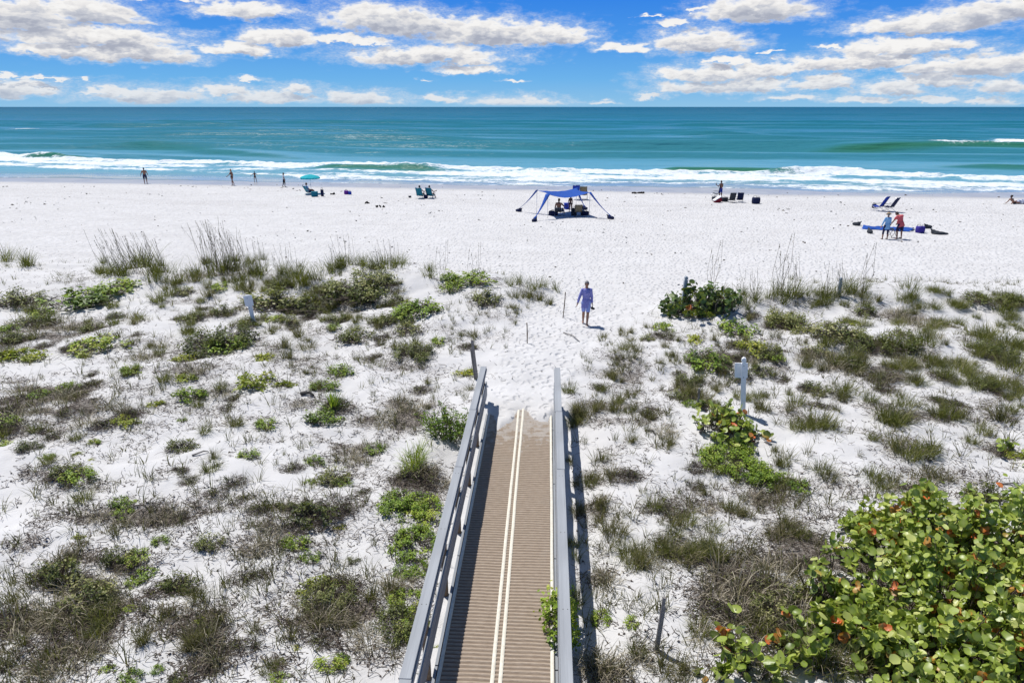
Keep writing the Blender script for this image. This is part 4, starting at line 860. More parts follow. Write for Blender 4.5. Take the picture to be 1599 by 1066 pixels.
f = t.noise(t.vm('MULTIPLY', p, (6., 40., 1.)), 1.4, 5, .7); g = t.noise(p, 2.2, 4); d_ = t.attr('groove')
c = t.ramp(f, [(.25, (.265, .205, .152)), (.55, (.415, .335, .258)), (.8, (.53, .45, .36))])
c = t.mix(t.rng(g, .55, .75, 0., .4), c, (.40, .345, .28))
c = t.mix(t.m('MULTIPLY', d_, .60), c, (.15, .112, .085))
# blown sand lying in patches on the mat
sy = t.n('ShaderNodeSeparateXYZ', {0: gz}).outputs[1]
sf = t.rng(t.m('ADD', t.noise(p, 4.5, 5, .7), t.rng(sy, 12., 15.2, -.14, .22)), .60, .72)
c = t.mix(t.m('MULTIPLY', sf, .55), c, (.55, .52, .48))
finish(t, t.n('ShaderNodeBsdfPrincipled', {'Base Color': c, 'Roughness': .85, 'Specular IOR Level': .2, 'Normal': t.bump(f, .4, .01)}).outputs[0])
BX = -.574
bw = empty('boardwalk', (BX, 10, 0), kind='structure'); tag(bw, 'ribbed brown boardwalk with twin cream centre stripes running into the sand', 'boardwalk')
PIT = .074; yy = np.arange(2.5, 16.75, PIT/8); ph_ = (yy/PIT) % 1.0
hz = .010*np.clip(np.sin(2*np.pi*ph_)*1.6, -1, 1); groove = (np.sin(2*np.pi*ph_) < -.25)*1.0
xx = np.linspace(-.745, .72, 25); XX, YY = np.meshgrid(xx, yy); ZZ = np.repeat(hz[:, None], 25, 1) + (fbm(XX*3, YY*1.5, 3, 200)-.5)*.016
YY2 = YY + (fbm(XX*1.2+4, YY*.6, 3, 201)-.5)*.05
np_mesh('ribbed_mat', np.stack([XX.ravel(), YY2.ravel()-10, ZZ.ravel()], 1), grid_faces(25, len(yy)), mm, bw, {'groove': np.repeat(groove, 25)})
for nm, x0, x1 in (('centre_stripe', -.082, -.026), ('centre_stripe', .026, .082), ('edge_strip', -.80, -.747), ('edge_strip', .722, .775)):
    ys_ = np.linspace(2.5, 16.7, 120); xs_ = np.array([x0, x0+.006, x1-.006, x1]); A_, B_ = np.meshgrid(xs_, ys_)
    wob = (fbm(B_*.7, B_*0+x0*9, 3, 210)-.5)*.016
    Zs = np.tile([.008, .0165, .0165, .008], (120, 1)) + (fbm(A_*3, B_*1.5, 3, 200)-.5)*.016
    np_mesh(nm, np.stack([(A_+wob).ravel(), B_.ravel()-10, Zs.ravel()], 1), grid_faces(4, 120), M_STRIP, bw)
b = MB()
for s in (-1, 1):
    for k in range(6): b.box((s*.824-.012, 3.7+k*2.42-10, -.09), (.045, 2.40, .15))
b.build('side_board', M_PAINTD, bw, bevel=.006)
b = MB()
for k in range(20): b.box((0, 2.8+k*.7-10, -.10), (1.57, .06, .14))
b.build('joist', M_POSTW, bw)
def railing(x, sgn, label):
    o = empty('railing', (x, 10, 0)); tag(o, label, 'railing', 'boardwalk railings')
    for k, (a, b_) in enumerate(((1.2, 6.06), (6.066, 10.93), (10.936, 13.4), (13.406, 16.0))):
        m_ = MB(); m_.box((0, 0, 0), (.142, b_-a, .038)); q_ = m_.build('cap_rail', M_PAINT, o, bevel=.005); q_.location = ((-1)**k*.004, (a+b_)/2-10, 1.0+.003*k); q_.rotation_euler = (0, math.radians((-1)**k*.8), math.radians((-1)**k*.05))
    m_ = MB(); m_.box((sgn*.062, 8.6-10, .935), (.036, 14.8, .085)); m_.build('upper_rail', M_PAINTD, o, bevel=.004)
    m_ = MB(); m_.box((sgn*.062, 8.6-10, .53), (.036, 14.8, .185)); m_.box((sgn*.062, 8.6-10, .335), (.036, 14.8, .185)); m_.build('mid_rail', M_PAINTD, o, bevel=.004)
    m_ = MB()
    for k in range(9):
        for dx in (-.03, .03): m_.tube([(dx, 2.25+k*1.7-10-.05, 1.015), (dx, 2.25+k*1.7-10-.05, 1.0265)], .006, 8)
    m_.build('screws', simple('screw_steel', (.10, .09, .08), .5, .2), o)
    for k in range(9):
        m_ = MB(); m_.box((0, 2.25+k*1.7-10-.05, .28), (.085, .085, 1.4)); m_.build('post', M_POSTW, o, bevel=.006)
railing(-1.53, 1, 'grey painted timber handrail on the left of the boardwalk')
railing(.322, -1, 'grey painted timber handrail on the right of the boardwalk')
# ------------------------------------------------------------------ posts and signs
def z_at(base, py):
    """height above base of the point of the vertical through base that the photograph shows at row py"""
    lo, hi = 0., 6.
    for _ in range(40):
        m_ = (lo+hi)/2; v = np.array([base[0], base[1], base[2]+m_])-CAMP
        y = 533-FPX*np.dot(v, UPV)/np.dot(v, FWD)
        if y > py: lo = m_
        else: hi = m_
    return lo
def lean_to(o, dx, dy=0): o.rotation_euler = (math.radians(dy), math.radians(dx), 0)
def picket(mb, w, h, t_=.035, z0=-.35):
    mb.prism([(-w/2, z0), (w/2, z0), (w/2, h-.16), (w*.28, h-.13), (w*.5, h-.09), (w*.40, h-.03), (0, h), (-w*.40, h-.03), (-w*.5, h-.09), (-w*.28, h-.13), (-w/2, h-.16)], -t_/2, t_/2, Matrix.Rotation(math.pi/2, 4, 'X'))
p = at(1160, 646); h = z_at(p, 558); o = empty('sign_post', p); tag(o, 'tall white pointed post with a sign board on its far side, right of boardwalk', 'sign post', 'white sign posts on the dunes')
m_ = MB(); picket(m_, .115, h, .09); m_.build('post', M_WHITE, o, bevel=.006)
m_ = MB(); m_.box((-.055, .062, h-.36), (.30, .025, .38)); m_.build('sign_board', M_WHITE, o, bevel=.004)
m_ = MB()
for z in (h-.20, h-.50): m_.ball((.0, -.048, z), (.011, .006, .011), 8, 5)
m_.build('bolt', simple('dark_steel', (.05, .05, .06), .4, .1), o); o.rotation_euler = (0, math.radians(-5), math.radians(-12))
p = at(396, 503); h = z_at(p, 460); kq = mpp(p); o = empty('sign_post', p); tag(o, 'short leaning white post with sign board among the left dune shrubs', 'sign post', 'white sign posts on the dunes')
m_ = MB(); m_.box((0, 0, h/2-.15), (6*kq, .04, h+.3)); m_.build('post', M_WHITE, o, bevel=.005)
m_ = MB(); m_.box((.0, -.035, h-9*kq), (13*kq, .025, 17*kq)); m_.build('sign_board', M_WHITE, o, bevel=.004)
m_ = MB()
for z in (h-.11, h-.46): m_.ball((-.02, -.055 if z > h-.3 else -.03, z), (.013, .01, .013), 8, 5)
m_.build('bolt', bpy.data.materials['dark_steel'], o); o.rotation_euler = (0, math.radians(-5), math.radians(8))
M_GP = simple("grey_post_paint", (.34, .38, .42), .7, .1, 12)
def plain_post(px, py, top, w, label, mat, pointed=True, lx=0., name='marker_post', t_=None, group='marker posts and stakes'):
    p = at(px, py); h = z_at(p, top); m_ = MB()
    if pointed: picket(m_, w, h, t_ or w*.8)
    else: m_.tube([(0, 0, -.3), (.01, 0, h*.5), (0, 0, h)], [w/2, w*.47, w*.42], 8)
    o = m_.build(name, mat, None, bevel=.004 if pointed else 0); o.location = Vector(p); lean_to(o, lx); o.rotation_euler[2] = .15
    tag(o, label, 'post', group); return o
plain_post(1066, 480, 431, .13, 'bluish grey pointed post left of the glossy dark bush', M_GP, lx=2)
plain_post(1309, 462, 433, .10, 'grey pointed post half hidden in grass on the right dune crest', M_GP)
plain_post(1089, 636, 606, .065, 'short round grey stake beside the orange-leaved bush', M_GREYWOOD, False, name='stake')
plain_post(879, 496, 456, .045, 'thin dark brown stake left of the walking person', M_POSTW, False, 4, name='stake')
plain_post(823, 536, 504, .045, 'thin dark brown stake halfway down the left side of the footpath', M_POSTW, False, -1, name='stake')
p = at(745, 592); h = z_at(p, 529); m_ = MB(); m_.box((0, 0, h/2-.15), (.075, .05, h+.3)); m_.box((-.06, .03, h/2-.2), (.05, .03, h*.92)); o = m_.build('stake', M_GREYWOOD, None, bevel=.004); o.location = Vector(p); o.rotation_euler = (.05, math.radians(-6), .2)
tag(o, 'weathered grey split plank stake by the end of the left railing', 'post', 'marker posts and stakes')
p = at(1024, 1015); h = z_at(p, 933); m_ = MB(); m_.tube([(0, 0, -.3), (0, 0, h)], [.028, .026], 10); m_.box((.032, .01, h/2-.12), (.022, .04, h*.9)); o = m_.build('stake', M_GREYWOOD, None); o.location = Vector(p); o.rotation_euler = (0, math.radians(4), .3)
tag(o, 'weathered grey double stake in the near sand right of the boardwalk', 'post', 'marker posts and stakes')
# driftwood sticks
for (x0, y0, x1, y1, r, lab) in ((1008, 672, 1024, 680, .022, 'short dark driftwood stick right of the boardwalk'), (1500, 652, 1415, 646, .02, 'long thin driftwood stick on the right slope'), (470, 617, 490, 620, .05, 'stubby charred driftwood log left of the yucca'), (300, 712, 326, 706, .02, 'thin driftwood stick on the open sand at left'), (1560, 757, 1598, 762, .022, 'pale driftwood branch at the right edge above the large bush'), (880, 520, 905, 534, .02, 'dark fallen stick beside the footpath stake')):
    a, b_ = at(x0, y0), at(x1, y1); m_ = MB(); q = (a+b_)/2+np.array([.05, .06, .03]); m_.tube([a+np.array([0, 0, r]), q+np.array([0, 0, r]), b_+np.array([0, 0, r])], [r, r*.85, r*.5], 7)
    o = m_.build('driftwood', M_GREYWOOD if r < .04 else simple('charred', (.05, .045, .04), .9), None, smooth=True); tag(o, lab, 'driftwood', 'driftwood sticks')
# ------------------------------------------------------------------ people
SKIN = {'fair': simple('skin_fair', (.46, .27, .19), .55, .06, 8), 'tan': simple('skin_tan', (.30, .15, .095), .55, .06, 8), 'brown': simple('skin_brown', (.20, .095, .06), .55, .06, 8)}
HAIR = {'dark': simple('hair_dark', (.02, .016, .014), .6, .2, 40), 'grey': simple('hair_grey', (.22, .21, .20), .6, .2, 40), 'brown': simple('hair_brown', (.07, .045, .03), .6, .2, 40), 'blond': simple('hair_blond', (.30, .21, .10), .6, .2, 40)}
M_EYE = simple('eye_dark', (.03, .02, .015), .2)
M_LIP = simple('lips', (.30, .10, .09), .5)
def nrm(v): v = np.array(v, float); return v/np.linalg.norm(v)
def remesh(mb, vox, name, mat, parent, smooth=3):
    me = bpy.data.meshes.new('tmp'); me.from_pydata(np.concatenate(mb.v).tolist(), [], mb.f); me.update()
    bm = bmesh.new(); bm.from_mesh(me); bmesh.ops.recalc_face_normals(bm, faces=bm.faces); bm.to_mesh(me); bm.free()
    o = bpy.data.objects.new('tmp', me); COL.objects.link(o)
    r = o.modifiers.new('r', 'REMESH'); r.mode = 'VOXEL'; r.voxel_size = vox; r.use_smooth_shade = True
    s = o.modifiers.new('s', 'SMOOTH'); s.iterations = smooth; s.factor = .5
    bpy.context.view_layer.update(); e = o.evaluated_get(bpy.context.evaluated_depsgraph_get()); m2 = bpy.data.meshes.new_from_object(e); m2.name = name
    bpy.data.objects.remove(o); bpy.data.meshes.remove(me); m2.materials.clear(); m2.materials.append(mat)
    m2.polygons.foreach_set('use_smooth', [True]*len(m2.polygons))
    o = bpy.data.objects.new(name, m2); COL.objects.link(o)
    if parent: o.parent = parent
    return o
def person(loc, face, height, label, skin, hair=None, pelvis=(0, 0, .93), spine=(0, .02, 1), head=(0, .08, 1), look=(0, 1, -.1), ua=None, fa=None, th=None, sh=None, build=1.0, shirt=None, sleeves=0, shorts=None, short_len=.6, swim=None, leggings=None, hat=None, shoes=None, fem=False, vox=.008, group=None, hairlen=0., hem=0.):
    """joint directions are (to the person's right, forward, up); height scales a 1.70 m figure"""
    ua = ua or {'L': (-.28, .0, -1), 'R': (.28, .0, -1)}; fa = fa or {'L': (-.1, .25, -1), 'R': (.1, .25, -1)}
    th = th or {'L': (-.05, .05, -1), 'R': (.05, -.02, -1)}; sh = sh or {'L': (0, -.05, -1), 'R': (0, -.1, -1)}
    root = empty('person', loc, face, label=label, cat='person'); root.scale = (height/1.70,)*3
    if group: root['group'] = group
    B = build; P = np.array(pelvis, float); S = nrm(spine); side = nrm(np.cross(np.cross(S, (1, 0, 0)), S)) if abs(S[0]) < .9 else np.array([0, 1., 0]); fw = np.cross(S, side)
    sw = (.180 if not fem else .148)*(.5+.5*B); hw = .095*(.5+.5*B)
    waist = P+S*.17; chest = P+S*.36; neck0 = P+S*.50; Hd = nrm(head); neck1 = neck0+Hd*.09; hc = neck1+Hd*.115+nrm(look)*.02
    m = MB()
    def ell(mb, a, b, r0, r1, fl, n=6, grow=0.):
        pts = [a+(b-a)*k/n for k in range(n+1)]; R_ = []
        for k in range(n+1): R_.append((r0+(r1-r0)*k/n+grow))
        # elliptical tube: wide along side, flat along the front
        V = []; F = []; K = 12
        for q, r in zip(pts, R_):
            for j in range(K): w = 2*math.pi*j/K; V.append(q+side*r*math.cos(w)+fw*r*fl*math.sin(w))
        for k in range(n):
            for j in range(K): F.append((k*K+j, k*K+(j+1) % K, (k+1)*K+(j+1) % K, (k+1)*K+j))
        F += [tuple(range(K))[::-1], tuple(range(n*K, n*K+K))]; mb.add(V, F)
    RotS = Matrix((side, fw, S)).transposed()
    def torso(mb, g=0., low=-.06):
        ell(mb, P+S*low, waist, .150*B+g, (.125 if fem else .135)*B+g, .68); ell(mb, waist, chest, (.125 if fem else .135)*B+g, .165*(.4+.6*B)+g, .66)
        ell(mb, chest, neck0+S*.0, .165*(.4+.6*B)+g, .10+g, .62); mb.ball(P+S*.0, (.155*B+g, .115*B+g, .11+g), 12, 8, RotS)
        mb.ball(chest+S*.04, (.17*(.4+.6*B)+g, .112*B+g, .13+g), 12, 8, RotS)
        if B > 1.1: mb.ball(P+S*.12+fw*.05, (.14*B+g, .13*B+g, .14), 12, 8, RotS)
        if fem: mb.ball(chest+S*.0+fw*.075, (.12+g, .06+g, .06+g), 10, 6, RotS)
    torso(m)
    m.tube([neck0-S*.05, neck0, neck1+Hd*.04], [.07, .056, .052], 10)
    lk = nrm(look); up = nrm(Hd-lk*np.dot(Hd, lk)); rt = np.cross(lk, up); RotH = Matrix((rt, lk, up)).transposed()
    m.ball(hc, (.074, .092, .112), 14, 10, RotH); m.ball(hc+lk*.025-up*.055, (.052, .060, .055), 10, 7, RotH)       # skull, jaw
    m.ball(hc+lk*.095-up*.015, (.013, .020, .024), 8, 6, RotH)                                                     # nose
    for s in (-1, 1): m.ball(hc+rt*s*.076-up*.01, (.012, .022, .032), 8, 6, RotH); m.ball(hc+lk*.080+up*.025+rt*s*.032, (.022, .012, .008), 8, 5, RotH)
    J = {}
    for k, s in (('L', -1), ('R', 1)):
        shd = neck0-S*.045+side*s*sw; el = shd+nrm(ua[k])*.285; wr = el+nrm(fa[k])*.245
        m.tube([neck0-S*.02+side*s*.05, shd], [.065, .058*B], 10); m.ball(shd, .060*(.5+.5*B), 10, 7)
        m.tube([shd, shd+(el-shd)*.4, el], [.054*B, .050*B, .040], 10); m.ball(el, .041, 8, 6); m.tube([el, el+(wr-el)*.35, wr], [.042, .042, .027], 10)
        fd = nrm(fa[k]); pn = nrm(np.cross(fd, (0, 0, 1.)) if abs(fd[2]) < .9 else np.cross(fd, (0, 1., 0))*1.0); tw = nrm(np.cross(pn, fd))
        Rp = Matrix((tw, pn, fd)).transposed(); m.ball(wr+fd*.05, (.040, .017, .058), 10, 7, Rp); m.tube([wr-fd*.01, wr+fd*.03], [.027, .026], 8)
        for j, (o_, l_) in enumerate(((-.030, .066), (-.010, .078), (.010, .074), (.030, .058))):
            a = wr+fd*.085+tw*o_; c1 = a+(fd+tw*o_*4+pn*s*.15)*l_*.5; c2 = c1+(fd*.8+tw*o_*5+pn*s*.5)*l_*.5; m.tube([a-fd*.03, a, c1, c2], [.0095, .0095, .009, .007], 6)
        a = wr+fd*.025-tw*.030; m.tube([a, a+fd*.03-tw*.03, a+fd*.06-tw*.036+pn*s*.015], [.012, .0105, .008], 6)
        hp = P+side*s*hw-S*.03; kn = hp+nrm(th[k])*.42; an = kn+nrm(sh[k])*.41; J[k] = (shd, el, wr, hp, kn, an, wr+fd*.08)
        m.ball(hp, .088*B, 10, 7); m.tube([hp, hp+(kn-hp)*.35, kn], [.088*B, .080*B, .054], 12); m.ball(kn, .054, 10, 7)
        m.tube([kn, kn+(an-kn)*.3, kn+(an-kn)*.7, an], [.052, .055, .042, .034], 10)
        ff = nrm(np.array([s*.12, 1, 0]) if abs(nrm(sh[k])[2]) > .55 else np.array([s*.1, .35, .9]))
        Rf = Matrix((nrm(np.cross(ff, (0, 0, 1.)) if abs(ff[2]) < .9 else np.array([1., 0, 0])), ff, nrm(np.cross(np.cross(ff, (0, 0, 1.)), ff)) if abs(ff[2]) < .9 else np.array([0, -1., 0]))).transposed()
        m.ball(an-np.array([0, 0, .02]), (.036, .042, .036), 8, 6); m.ball(an+ff*.07-np.array([0, 0, .038]), (.042, .105, .028), 10, 7, Rf)
    body = remesh(m, vox, 'body', SKIN[skin], root)
    # eyes and mouth
    e = MB()
    for s in (-1, 1): e.ball(hc+lk*.086+up*.008+rt*s*.032, (.011, .008, .007), 8, 6, RotH)
    e.build('eyes', M_EYE, root, smooth=True)
    e = MB(); e.ball(hc+lk*.084-up*.058, (.024, .008, .008), 8, 5, RotH); e.build('mouth', M_LIP, root, smooth=True)
    if hair:
        h = MB(); h.ball(hc+up*.022-lk*.014, (.084, .094, .103), 14, 10, RotH); h.ball(hc-lk*.05-up*(.03+hairlen*.5), (.078, .055, .07+hairlen*.5), 12, 8, RotH)
        hb = remesh(h, .010, 'hair', HAIR[hair], root)
        # keep the face clear of hair
        bm = bmesh.new(); bm.from_mesh(hb.data); bmesh.ops.delete(bm, geom=[v for v in bm.verts if np.dot(np.array(v.co)-hc, lk) > .035 and np.dot(np.array(v.co)-hc, up) < .055], context='VERTS'); bm.to_mesh(hb.data); bm.free()
    if shirt:
        h = MB(); torso(h, .016, -.10-hem); ell(h, P-S*(.10+hem), P+S*.10, .172*B+.02*(hem > .05), .160*B, .74)
        for k, s in (('L', -1), ('R', 1)):
            a, e_, w_ = J[k][:3]; h.ball(a, .073*(.5+.5*B), 10, 7); h.tube([neck0-S*.035+side*s*.06, a], [.066, .070*B], 10)
            if sleeves < 1: h.tube([a, a+(e_-a)*max(.45, sleeves)], [.070*B, .068*B], 10)
            else: h.tube([a, e_, e_+(w_-e_)*.92], [.070*B, .055, .042], 10); h.ball(e_, .054, 8, 6)
        remesh(h, .012, 'shirt', shirt, root)
    if shorts:
        h = MB(); ell(h, P-S*.09, P+S*.09, .158*B, .146*B, .74)
        for k in 'LR':
            a, b_ = J[k][3], J[k][4]; h.ball(a, .096*B, 10, 7); h.tube([a, a+(b_-a)*short_len], [.096*B, .088*B*(1-.12*short_len)], 12)
        remesh(h, .012, 'shorts', shorts, root)
    if leggings:
        h = MB(); ell(h, P-S*.08, P+S*.09, .162*B, .148*B, .74)
        for k in 'LR':
            a, b_, c_ = J[k][3:6]; h.ball(a, .096*B, 10, 7); h.tube([a, a+(b_-a)*.4, b_], [.096*B, .088*B, .063], 12); h.ball(b_, .063, 8, 6); h.tube([b_, b_+(c_-b_)*.35], [.062, .064], 10)
        remesh(h, .012, 'leggings', leggings, root)
    if swim:
        h = MB(); ell(h, P-S*.085, P+S*.06, .160*B, .146*B, .74)
        for k in 'LR': h.ball(J[k][3]+S*.0, .097*B, 10, 7)
        if fem: ell(h, chest-S*.06, chest+S*.05, .150, .168, .72); h.ball(chest+S*.0+fw*.08, (.125, .066, .062), 10, 6, RotS)
        remesh(h, .012, 'swimsuit', swim, root)
    if hat:
        h = MB(); h.lathe([(.155, .035), (.17, .03), (.10, .055), (.095, .10), (.075, .135), (.0, .142)], 18)
        o = h.build('hat', hat, root, smooth=True); o.matrix_local = Matrix.Translation(Vector(hc+up*.0)) @ RotH.to_4x4()
        sol = o.modifiers.new('thick', 'SOLIDIFY'); sol.thickness = .006
    if shoes:
        h = MB()
        for k in 'LR': h.ball(J[k][5]+np.array([0, .07, -.045]), (.050, .125, .032), 10, 7); h.ball(J[k][5]+np.array([0, 0, -.03]), (.045, .055, .045), 8, 6)
        remesh(h, .010, 'shoes', shoes, root)
    root['_'] = 0; del root['_']
    return root, J, hc
def stand(px, py, top): p = at(px, py); return p, z_at(p, top)
def feet_on(root, J):
    """drop the figure until its lower foot touches the ground"""
    s = root.scale[0]; z = min(J[k][5][2] for k in 'LR')-.065; root.location.z -= z*s
C_LAV = cloth('lavender_cloth', (.25, .25, .56)); C_PALE = cloth('pale_blue_cloth', (.33, .40, .74)); C_NAVY = cloth('navy_cloth', (.018, .022, .07)); C_BLACK = cloth('black_cloth', (.015, .015, .018)); C_CORAL = cloth('coral_cloth', (.62, .12, .13)); C_SKY = cloth('light_blue_cloth', (.22, .42, .66)); C_WHITE = cloth('white_cloth', (.62, .63, .66)); C_BLUE = cloth('blue_cloth', (.02, .05, .32)); C_STRAW = cloth('straw_hat', (.45, .33, .20), scale=120.); C_RED = cloth('red_swim', (.30, .03, .03))
# walker in lavender on the footpath
p, h = stand(914, 507, 439)
r, J, hc = person(p, math.pi+.05, h, 'person in lavender long-sleeved top and pale shorts walking up the sandy path', 'tan', 'grey', look=(.0, 1, -.35), ua={'L': (-.22, -.15, -1), 'R': (.42, .12, -1)}, fa={'L': (-.08, .1, -1), 'R': (.30, .2, -1)},
       th={'L': (.07, .24, -1), 'R': (-.05, -.20, -1)}, sh={'L': (.03, -.12, -1), 'R': (-.02, -.45, -1)}, shirt=C_LAV, sleeves=1, shorts=C_PALE, short_len=.86, fem=True, hem=.13, vox=.006); feet_on(r, J)
w = Matrix.LocRotScale(r.location, r.rotation_euler.to_quaternion(), r.scale) @ Vector(J['L'][6])
m_ = MB(); m_.ball((0, 0, -.10), (.05, .12, .035), 10, 7); m_.ball((.05, .01, -.12), (.045, .115, .03), 10, 7); m_.tube([(0, .05, -.08), (.0, .0, .0), (.03, -.06, -.08)], .008, 6)
o = m_.build('sandals', C_BLACK, None, smooth=True); o.location = w; tag(o, 'pair of black sandals carried by the person in lavender', 'sandals')
# four bathers at the water's edge
p, h = stand(228, 287, 262.5)
r, J, _ = person(p, .6, h, 'shirtless person in dark shorts standing leftmost at the waterline', 'tan', 'dark', ua={'L': (-.5, .1, -1), 'R': (.35, .25, -1)}, fa={'L': (-.3, .3, -1), 'R': (.25, .35, -1)}, shorts=C_NAVY, short_len=.85, build=1.1, look=(0, 1, -.1)); feet_on(r, J)
p, h = stand(363.5, 289.5, 264.5)
r, J, _ = person(p, math.pi-.5, h, 'person in black swimsuit with light hair striding along the wet sand', 'tan', 'blond', fem=True, hairlen=.12, swim=C_BLACK, ua={'L': (-.25, -.1, -1), 'R': (.5, .35, -1)}, fa={'L': (0, .5, -.7), 'R': (.2, .8, -.5)}, th={'L': (-.06, .28, -1), 'R': (.06, -.28, -1)}, sh={'L': (0, .05, -1), 'R': (0, -.45, -1)}); feet_on(r, J)
p, h = stand(399, 284.5, 268)
r, J, _ = person(p, .8, h, 'small child in dark swimwear playing in the shallow swash, arms out', 'brown', 'dark', swim=C_NAVY, ua={'L': (-.8, .2, -.5), 'R': (.8, .3, -.5)}, fa={'L': (-.5, .5, -.6), 'R': (.6, .5, -.4)}, th={'L': (-.1, .2, -1), 'R': (.1, -.2, -1)}); feet_on(r, J)
p, h = stand(444, 292, 270)
r, J, _ = person(p, -1.2, h, 'child in white top and dark leggings walking rightward near the umbrella', 'brown', 'dark', shirt=C_WHITE, sleeves=.5, leggings=C_BLACK, hairlen=.08, th={'L': (-.05, .3, -1), 'R': (.05, -.15, -1)}, sh={'L': (0, -.1, -1), 'R': (0, -.35, -1)}, ua={'L': (-.15, .3, -1), 'R': (.15, .1, -1)}); feet_on(r, J)
# ------------------------------------------------------------------ beach furniture
M_ALU = simple('aluminium', (.55, .56, .58), .35, .05, 20, metal=.8)
M_DARKF = simple('dark_frame', (.04, .045, .05), .5, .1)
def beach_chair(p, face, fab, label, frame=None, seat_h=.26, back=.72, recl=.45, cat='beach chair', group='beach chairs', scale=1.):
    """low folding chair: origin under the seat; its occupant faces +Y before the turn"""
    o = empty('beach_chair', p, face, label=label, cat=cat, group=group); o.scale = (scale,)*3; fr = frame or M_ALU; sl_ = math.sin(recl); cl_ = math.cos(recl); w = .27
    m_ = MB()
    for s in (-1, 1):
        x = s*(w+.012)
        m_.tube([(x, .28, seat_h+.02), (x, -.22, seat_h-.02), (x, -.22-back*sl_, seat_h+back*cl_)], .012, 8)
        m_.tube([(x+s*.02, .26, seat_h+.01), (x+s*.02, -.40, .01)], .011, 8); m_.tube([(x+s*.02, -.26, seat_h-.01), (x+s*.02, .34, .01), (x+s*.02, .30, seat_h+.2)], .011, 8)
    m_.tube([(-w-.03, -.40, .012), (w+.03, -.40, .012)], .011, 8); m_.tube([(-w-.03, .34, .012), (w+.03, .34, .012)], .011, 8); m_.tube([(-w-.01, -.22-back*sl_, seat_h+back*cl_), (w+.01, -.22-back*sl_, seat_h+back*cl_)], .012, 8)
    m_.build('frame', fr, o, smooth=True)
    u = np.linspace(-1, 1, 9); v = np.linspace(0, 1, 8); U, Vv = np.meshgrid(u, v)
    for nm, f_ in (('seat', lambda a: (0, .28-.5*a, seat_h+.02-.04*a-.05*np.sin(np.pi*a))), ('backrest', lambda a: (0, -.22-back*sl_*a, seat_h-.02+back*cl_*a))):
        q = f_(Vv); sag = -.035*(1-U**2)*(np.sin(np.pi*np.clip(Vv, 0, 1))); Vt = np.stack([U*w, q[1]+0*U+(sag*.8 if nm == 'backrest' else 0), q[2]+0*U+(sag if nm == 'seat' else 0)], -1).reshape(-1, 3)
        c = np_mesh(nm, Vt, grid_faces(9, 8), fab, o); c.modifiers.new('thick', 'SOLIDIFY').thickness = .012
    for s in (-1, 1):
        m_ = MB(); m_.box((s*(w+.035), -.02, seat_h+.215), (.05, .46, .022)); m_.build('armrest', M_DARKF, o, bevel=.006)
    return o
def seated(p, face, label, skin, hair, recl=.45, height=1.7, seat_h=.26, **k):
    s = height/1.7; pz = seat_h/s+.10; y0 = -.12
    r, J, hc = person(p, face, height, label, skin, hair, pelvis=(0, y0, pz), spine=(0, -math.sin(recl*.8), math.cos(recl*.8)), head=(0, .1, 1), th=k.pop('th', {'L': (-.12, 1, .18), 'R': (.12, 1, .22)}), sh=k.pop('sh', {'L': (-.02, .62, -.62), 'R': (.03, .55, -.66)}),
                      ua=k.pop('ua', {'L': (-.35, .35, -.8), 'R': (.35, .35, -.8)}), fa=k.pop('fa', {'L': (-.05, 1, -.1), 'R': (.05, 1, -.1)}), **k)
    return r
F_TEAL = cloth('teal_fabric', (.015, .17, .24)); F_BLUE = cloth('blue_fabric', (.02, .055, .40)); F_NAVY = cloth('navy_fabric', (.012, .018, .06)); F_TAN = cloth('tan_fabric', (.25, .20, .12)); F_TURQ = cloth('turquoise_canopy', (.05, .62, .68), trans=.45); F_CHAR = cloth('charcoal_fabric', (.04, .045, .055)); F_PURP = cloth('purple_fabric', (.16, .03, .30)); F_RED = cloth('maroon_plastic', (.22, .02, .03)); F_TENT = cloth('royal_blue_canopy', (.030, .11, .46), trans=.25, scale=8.)
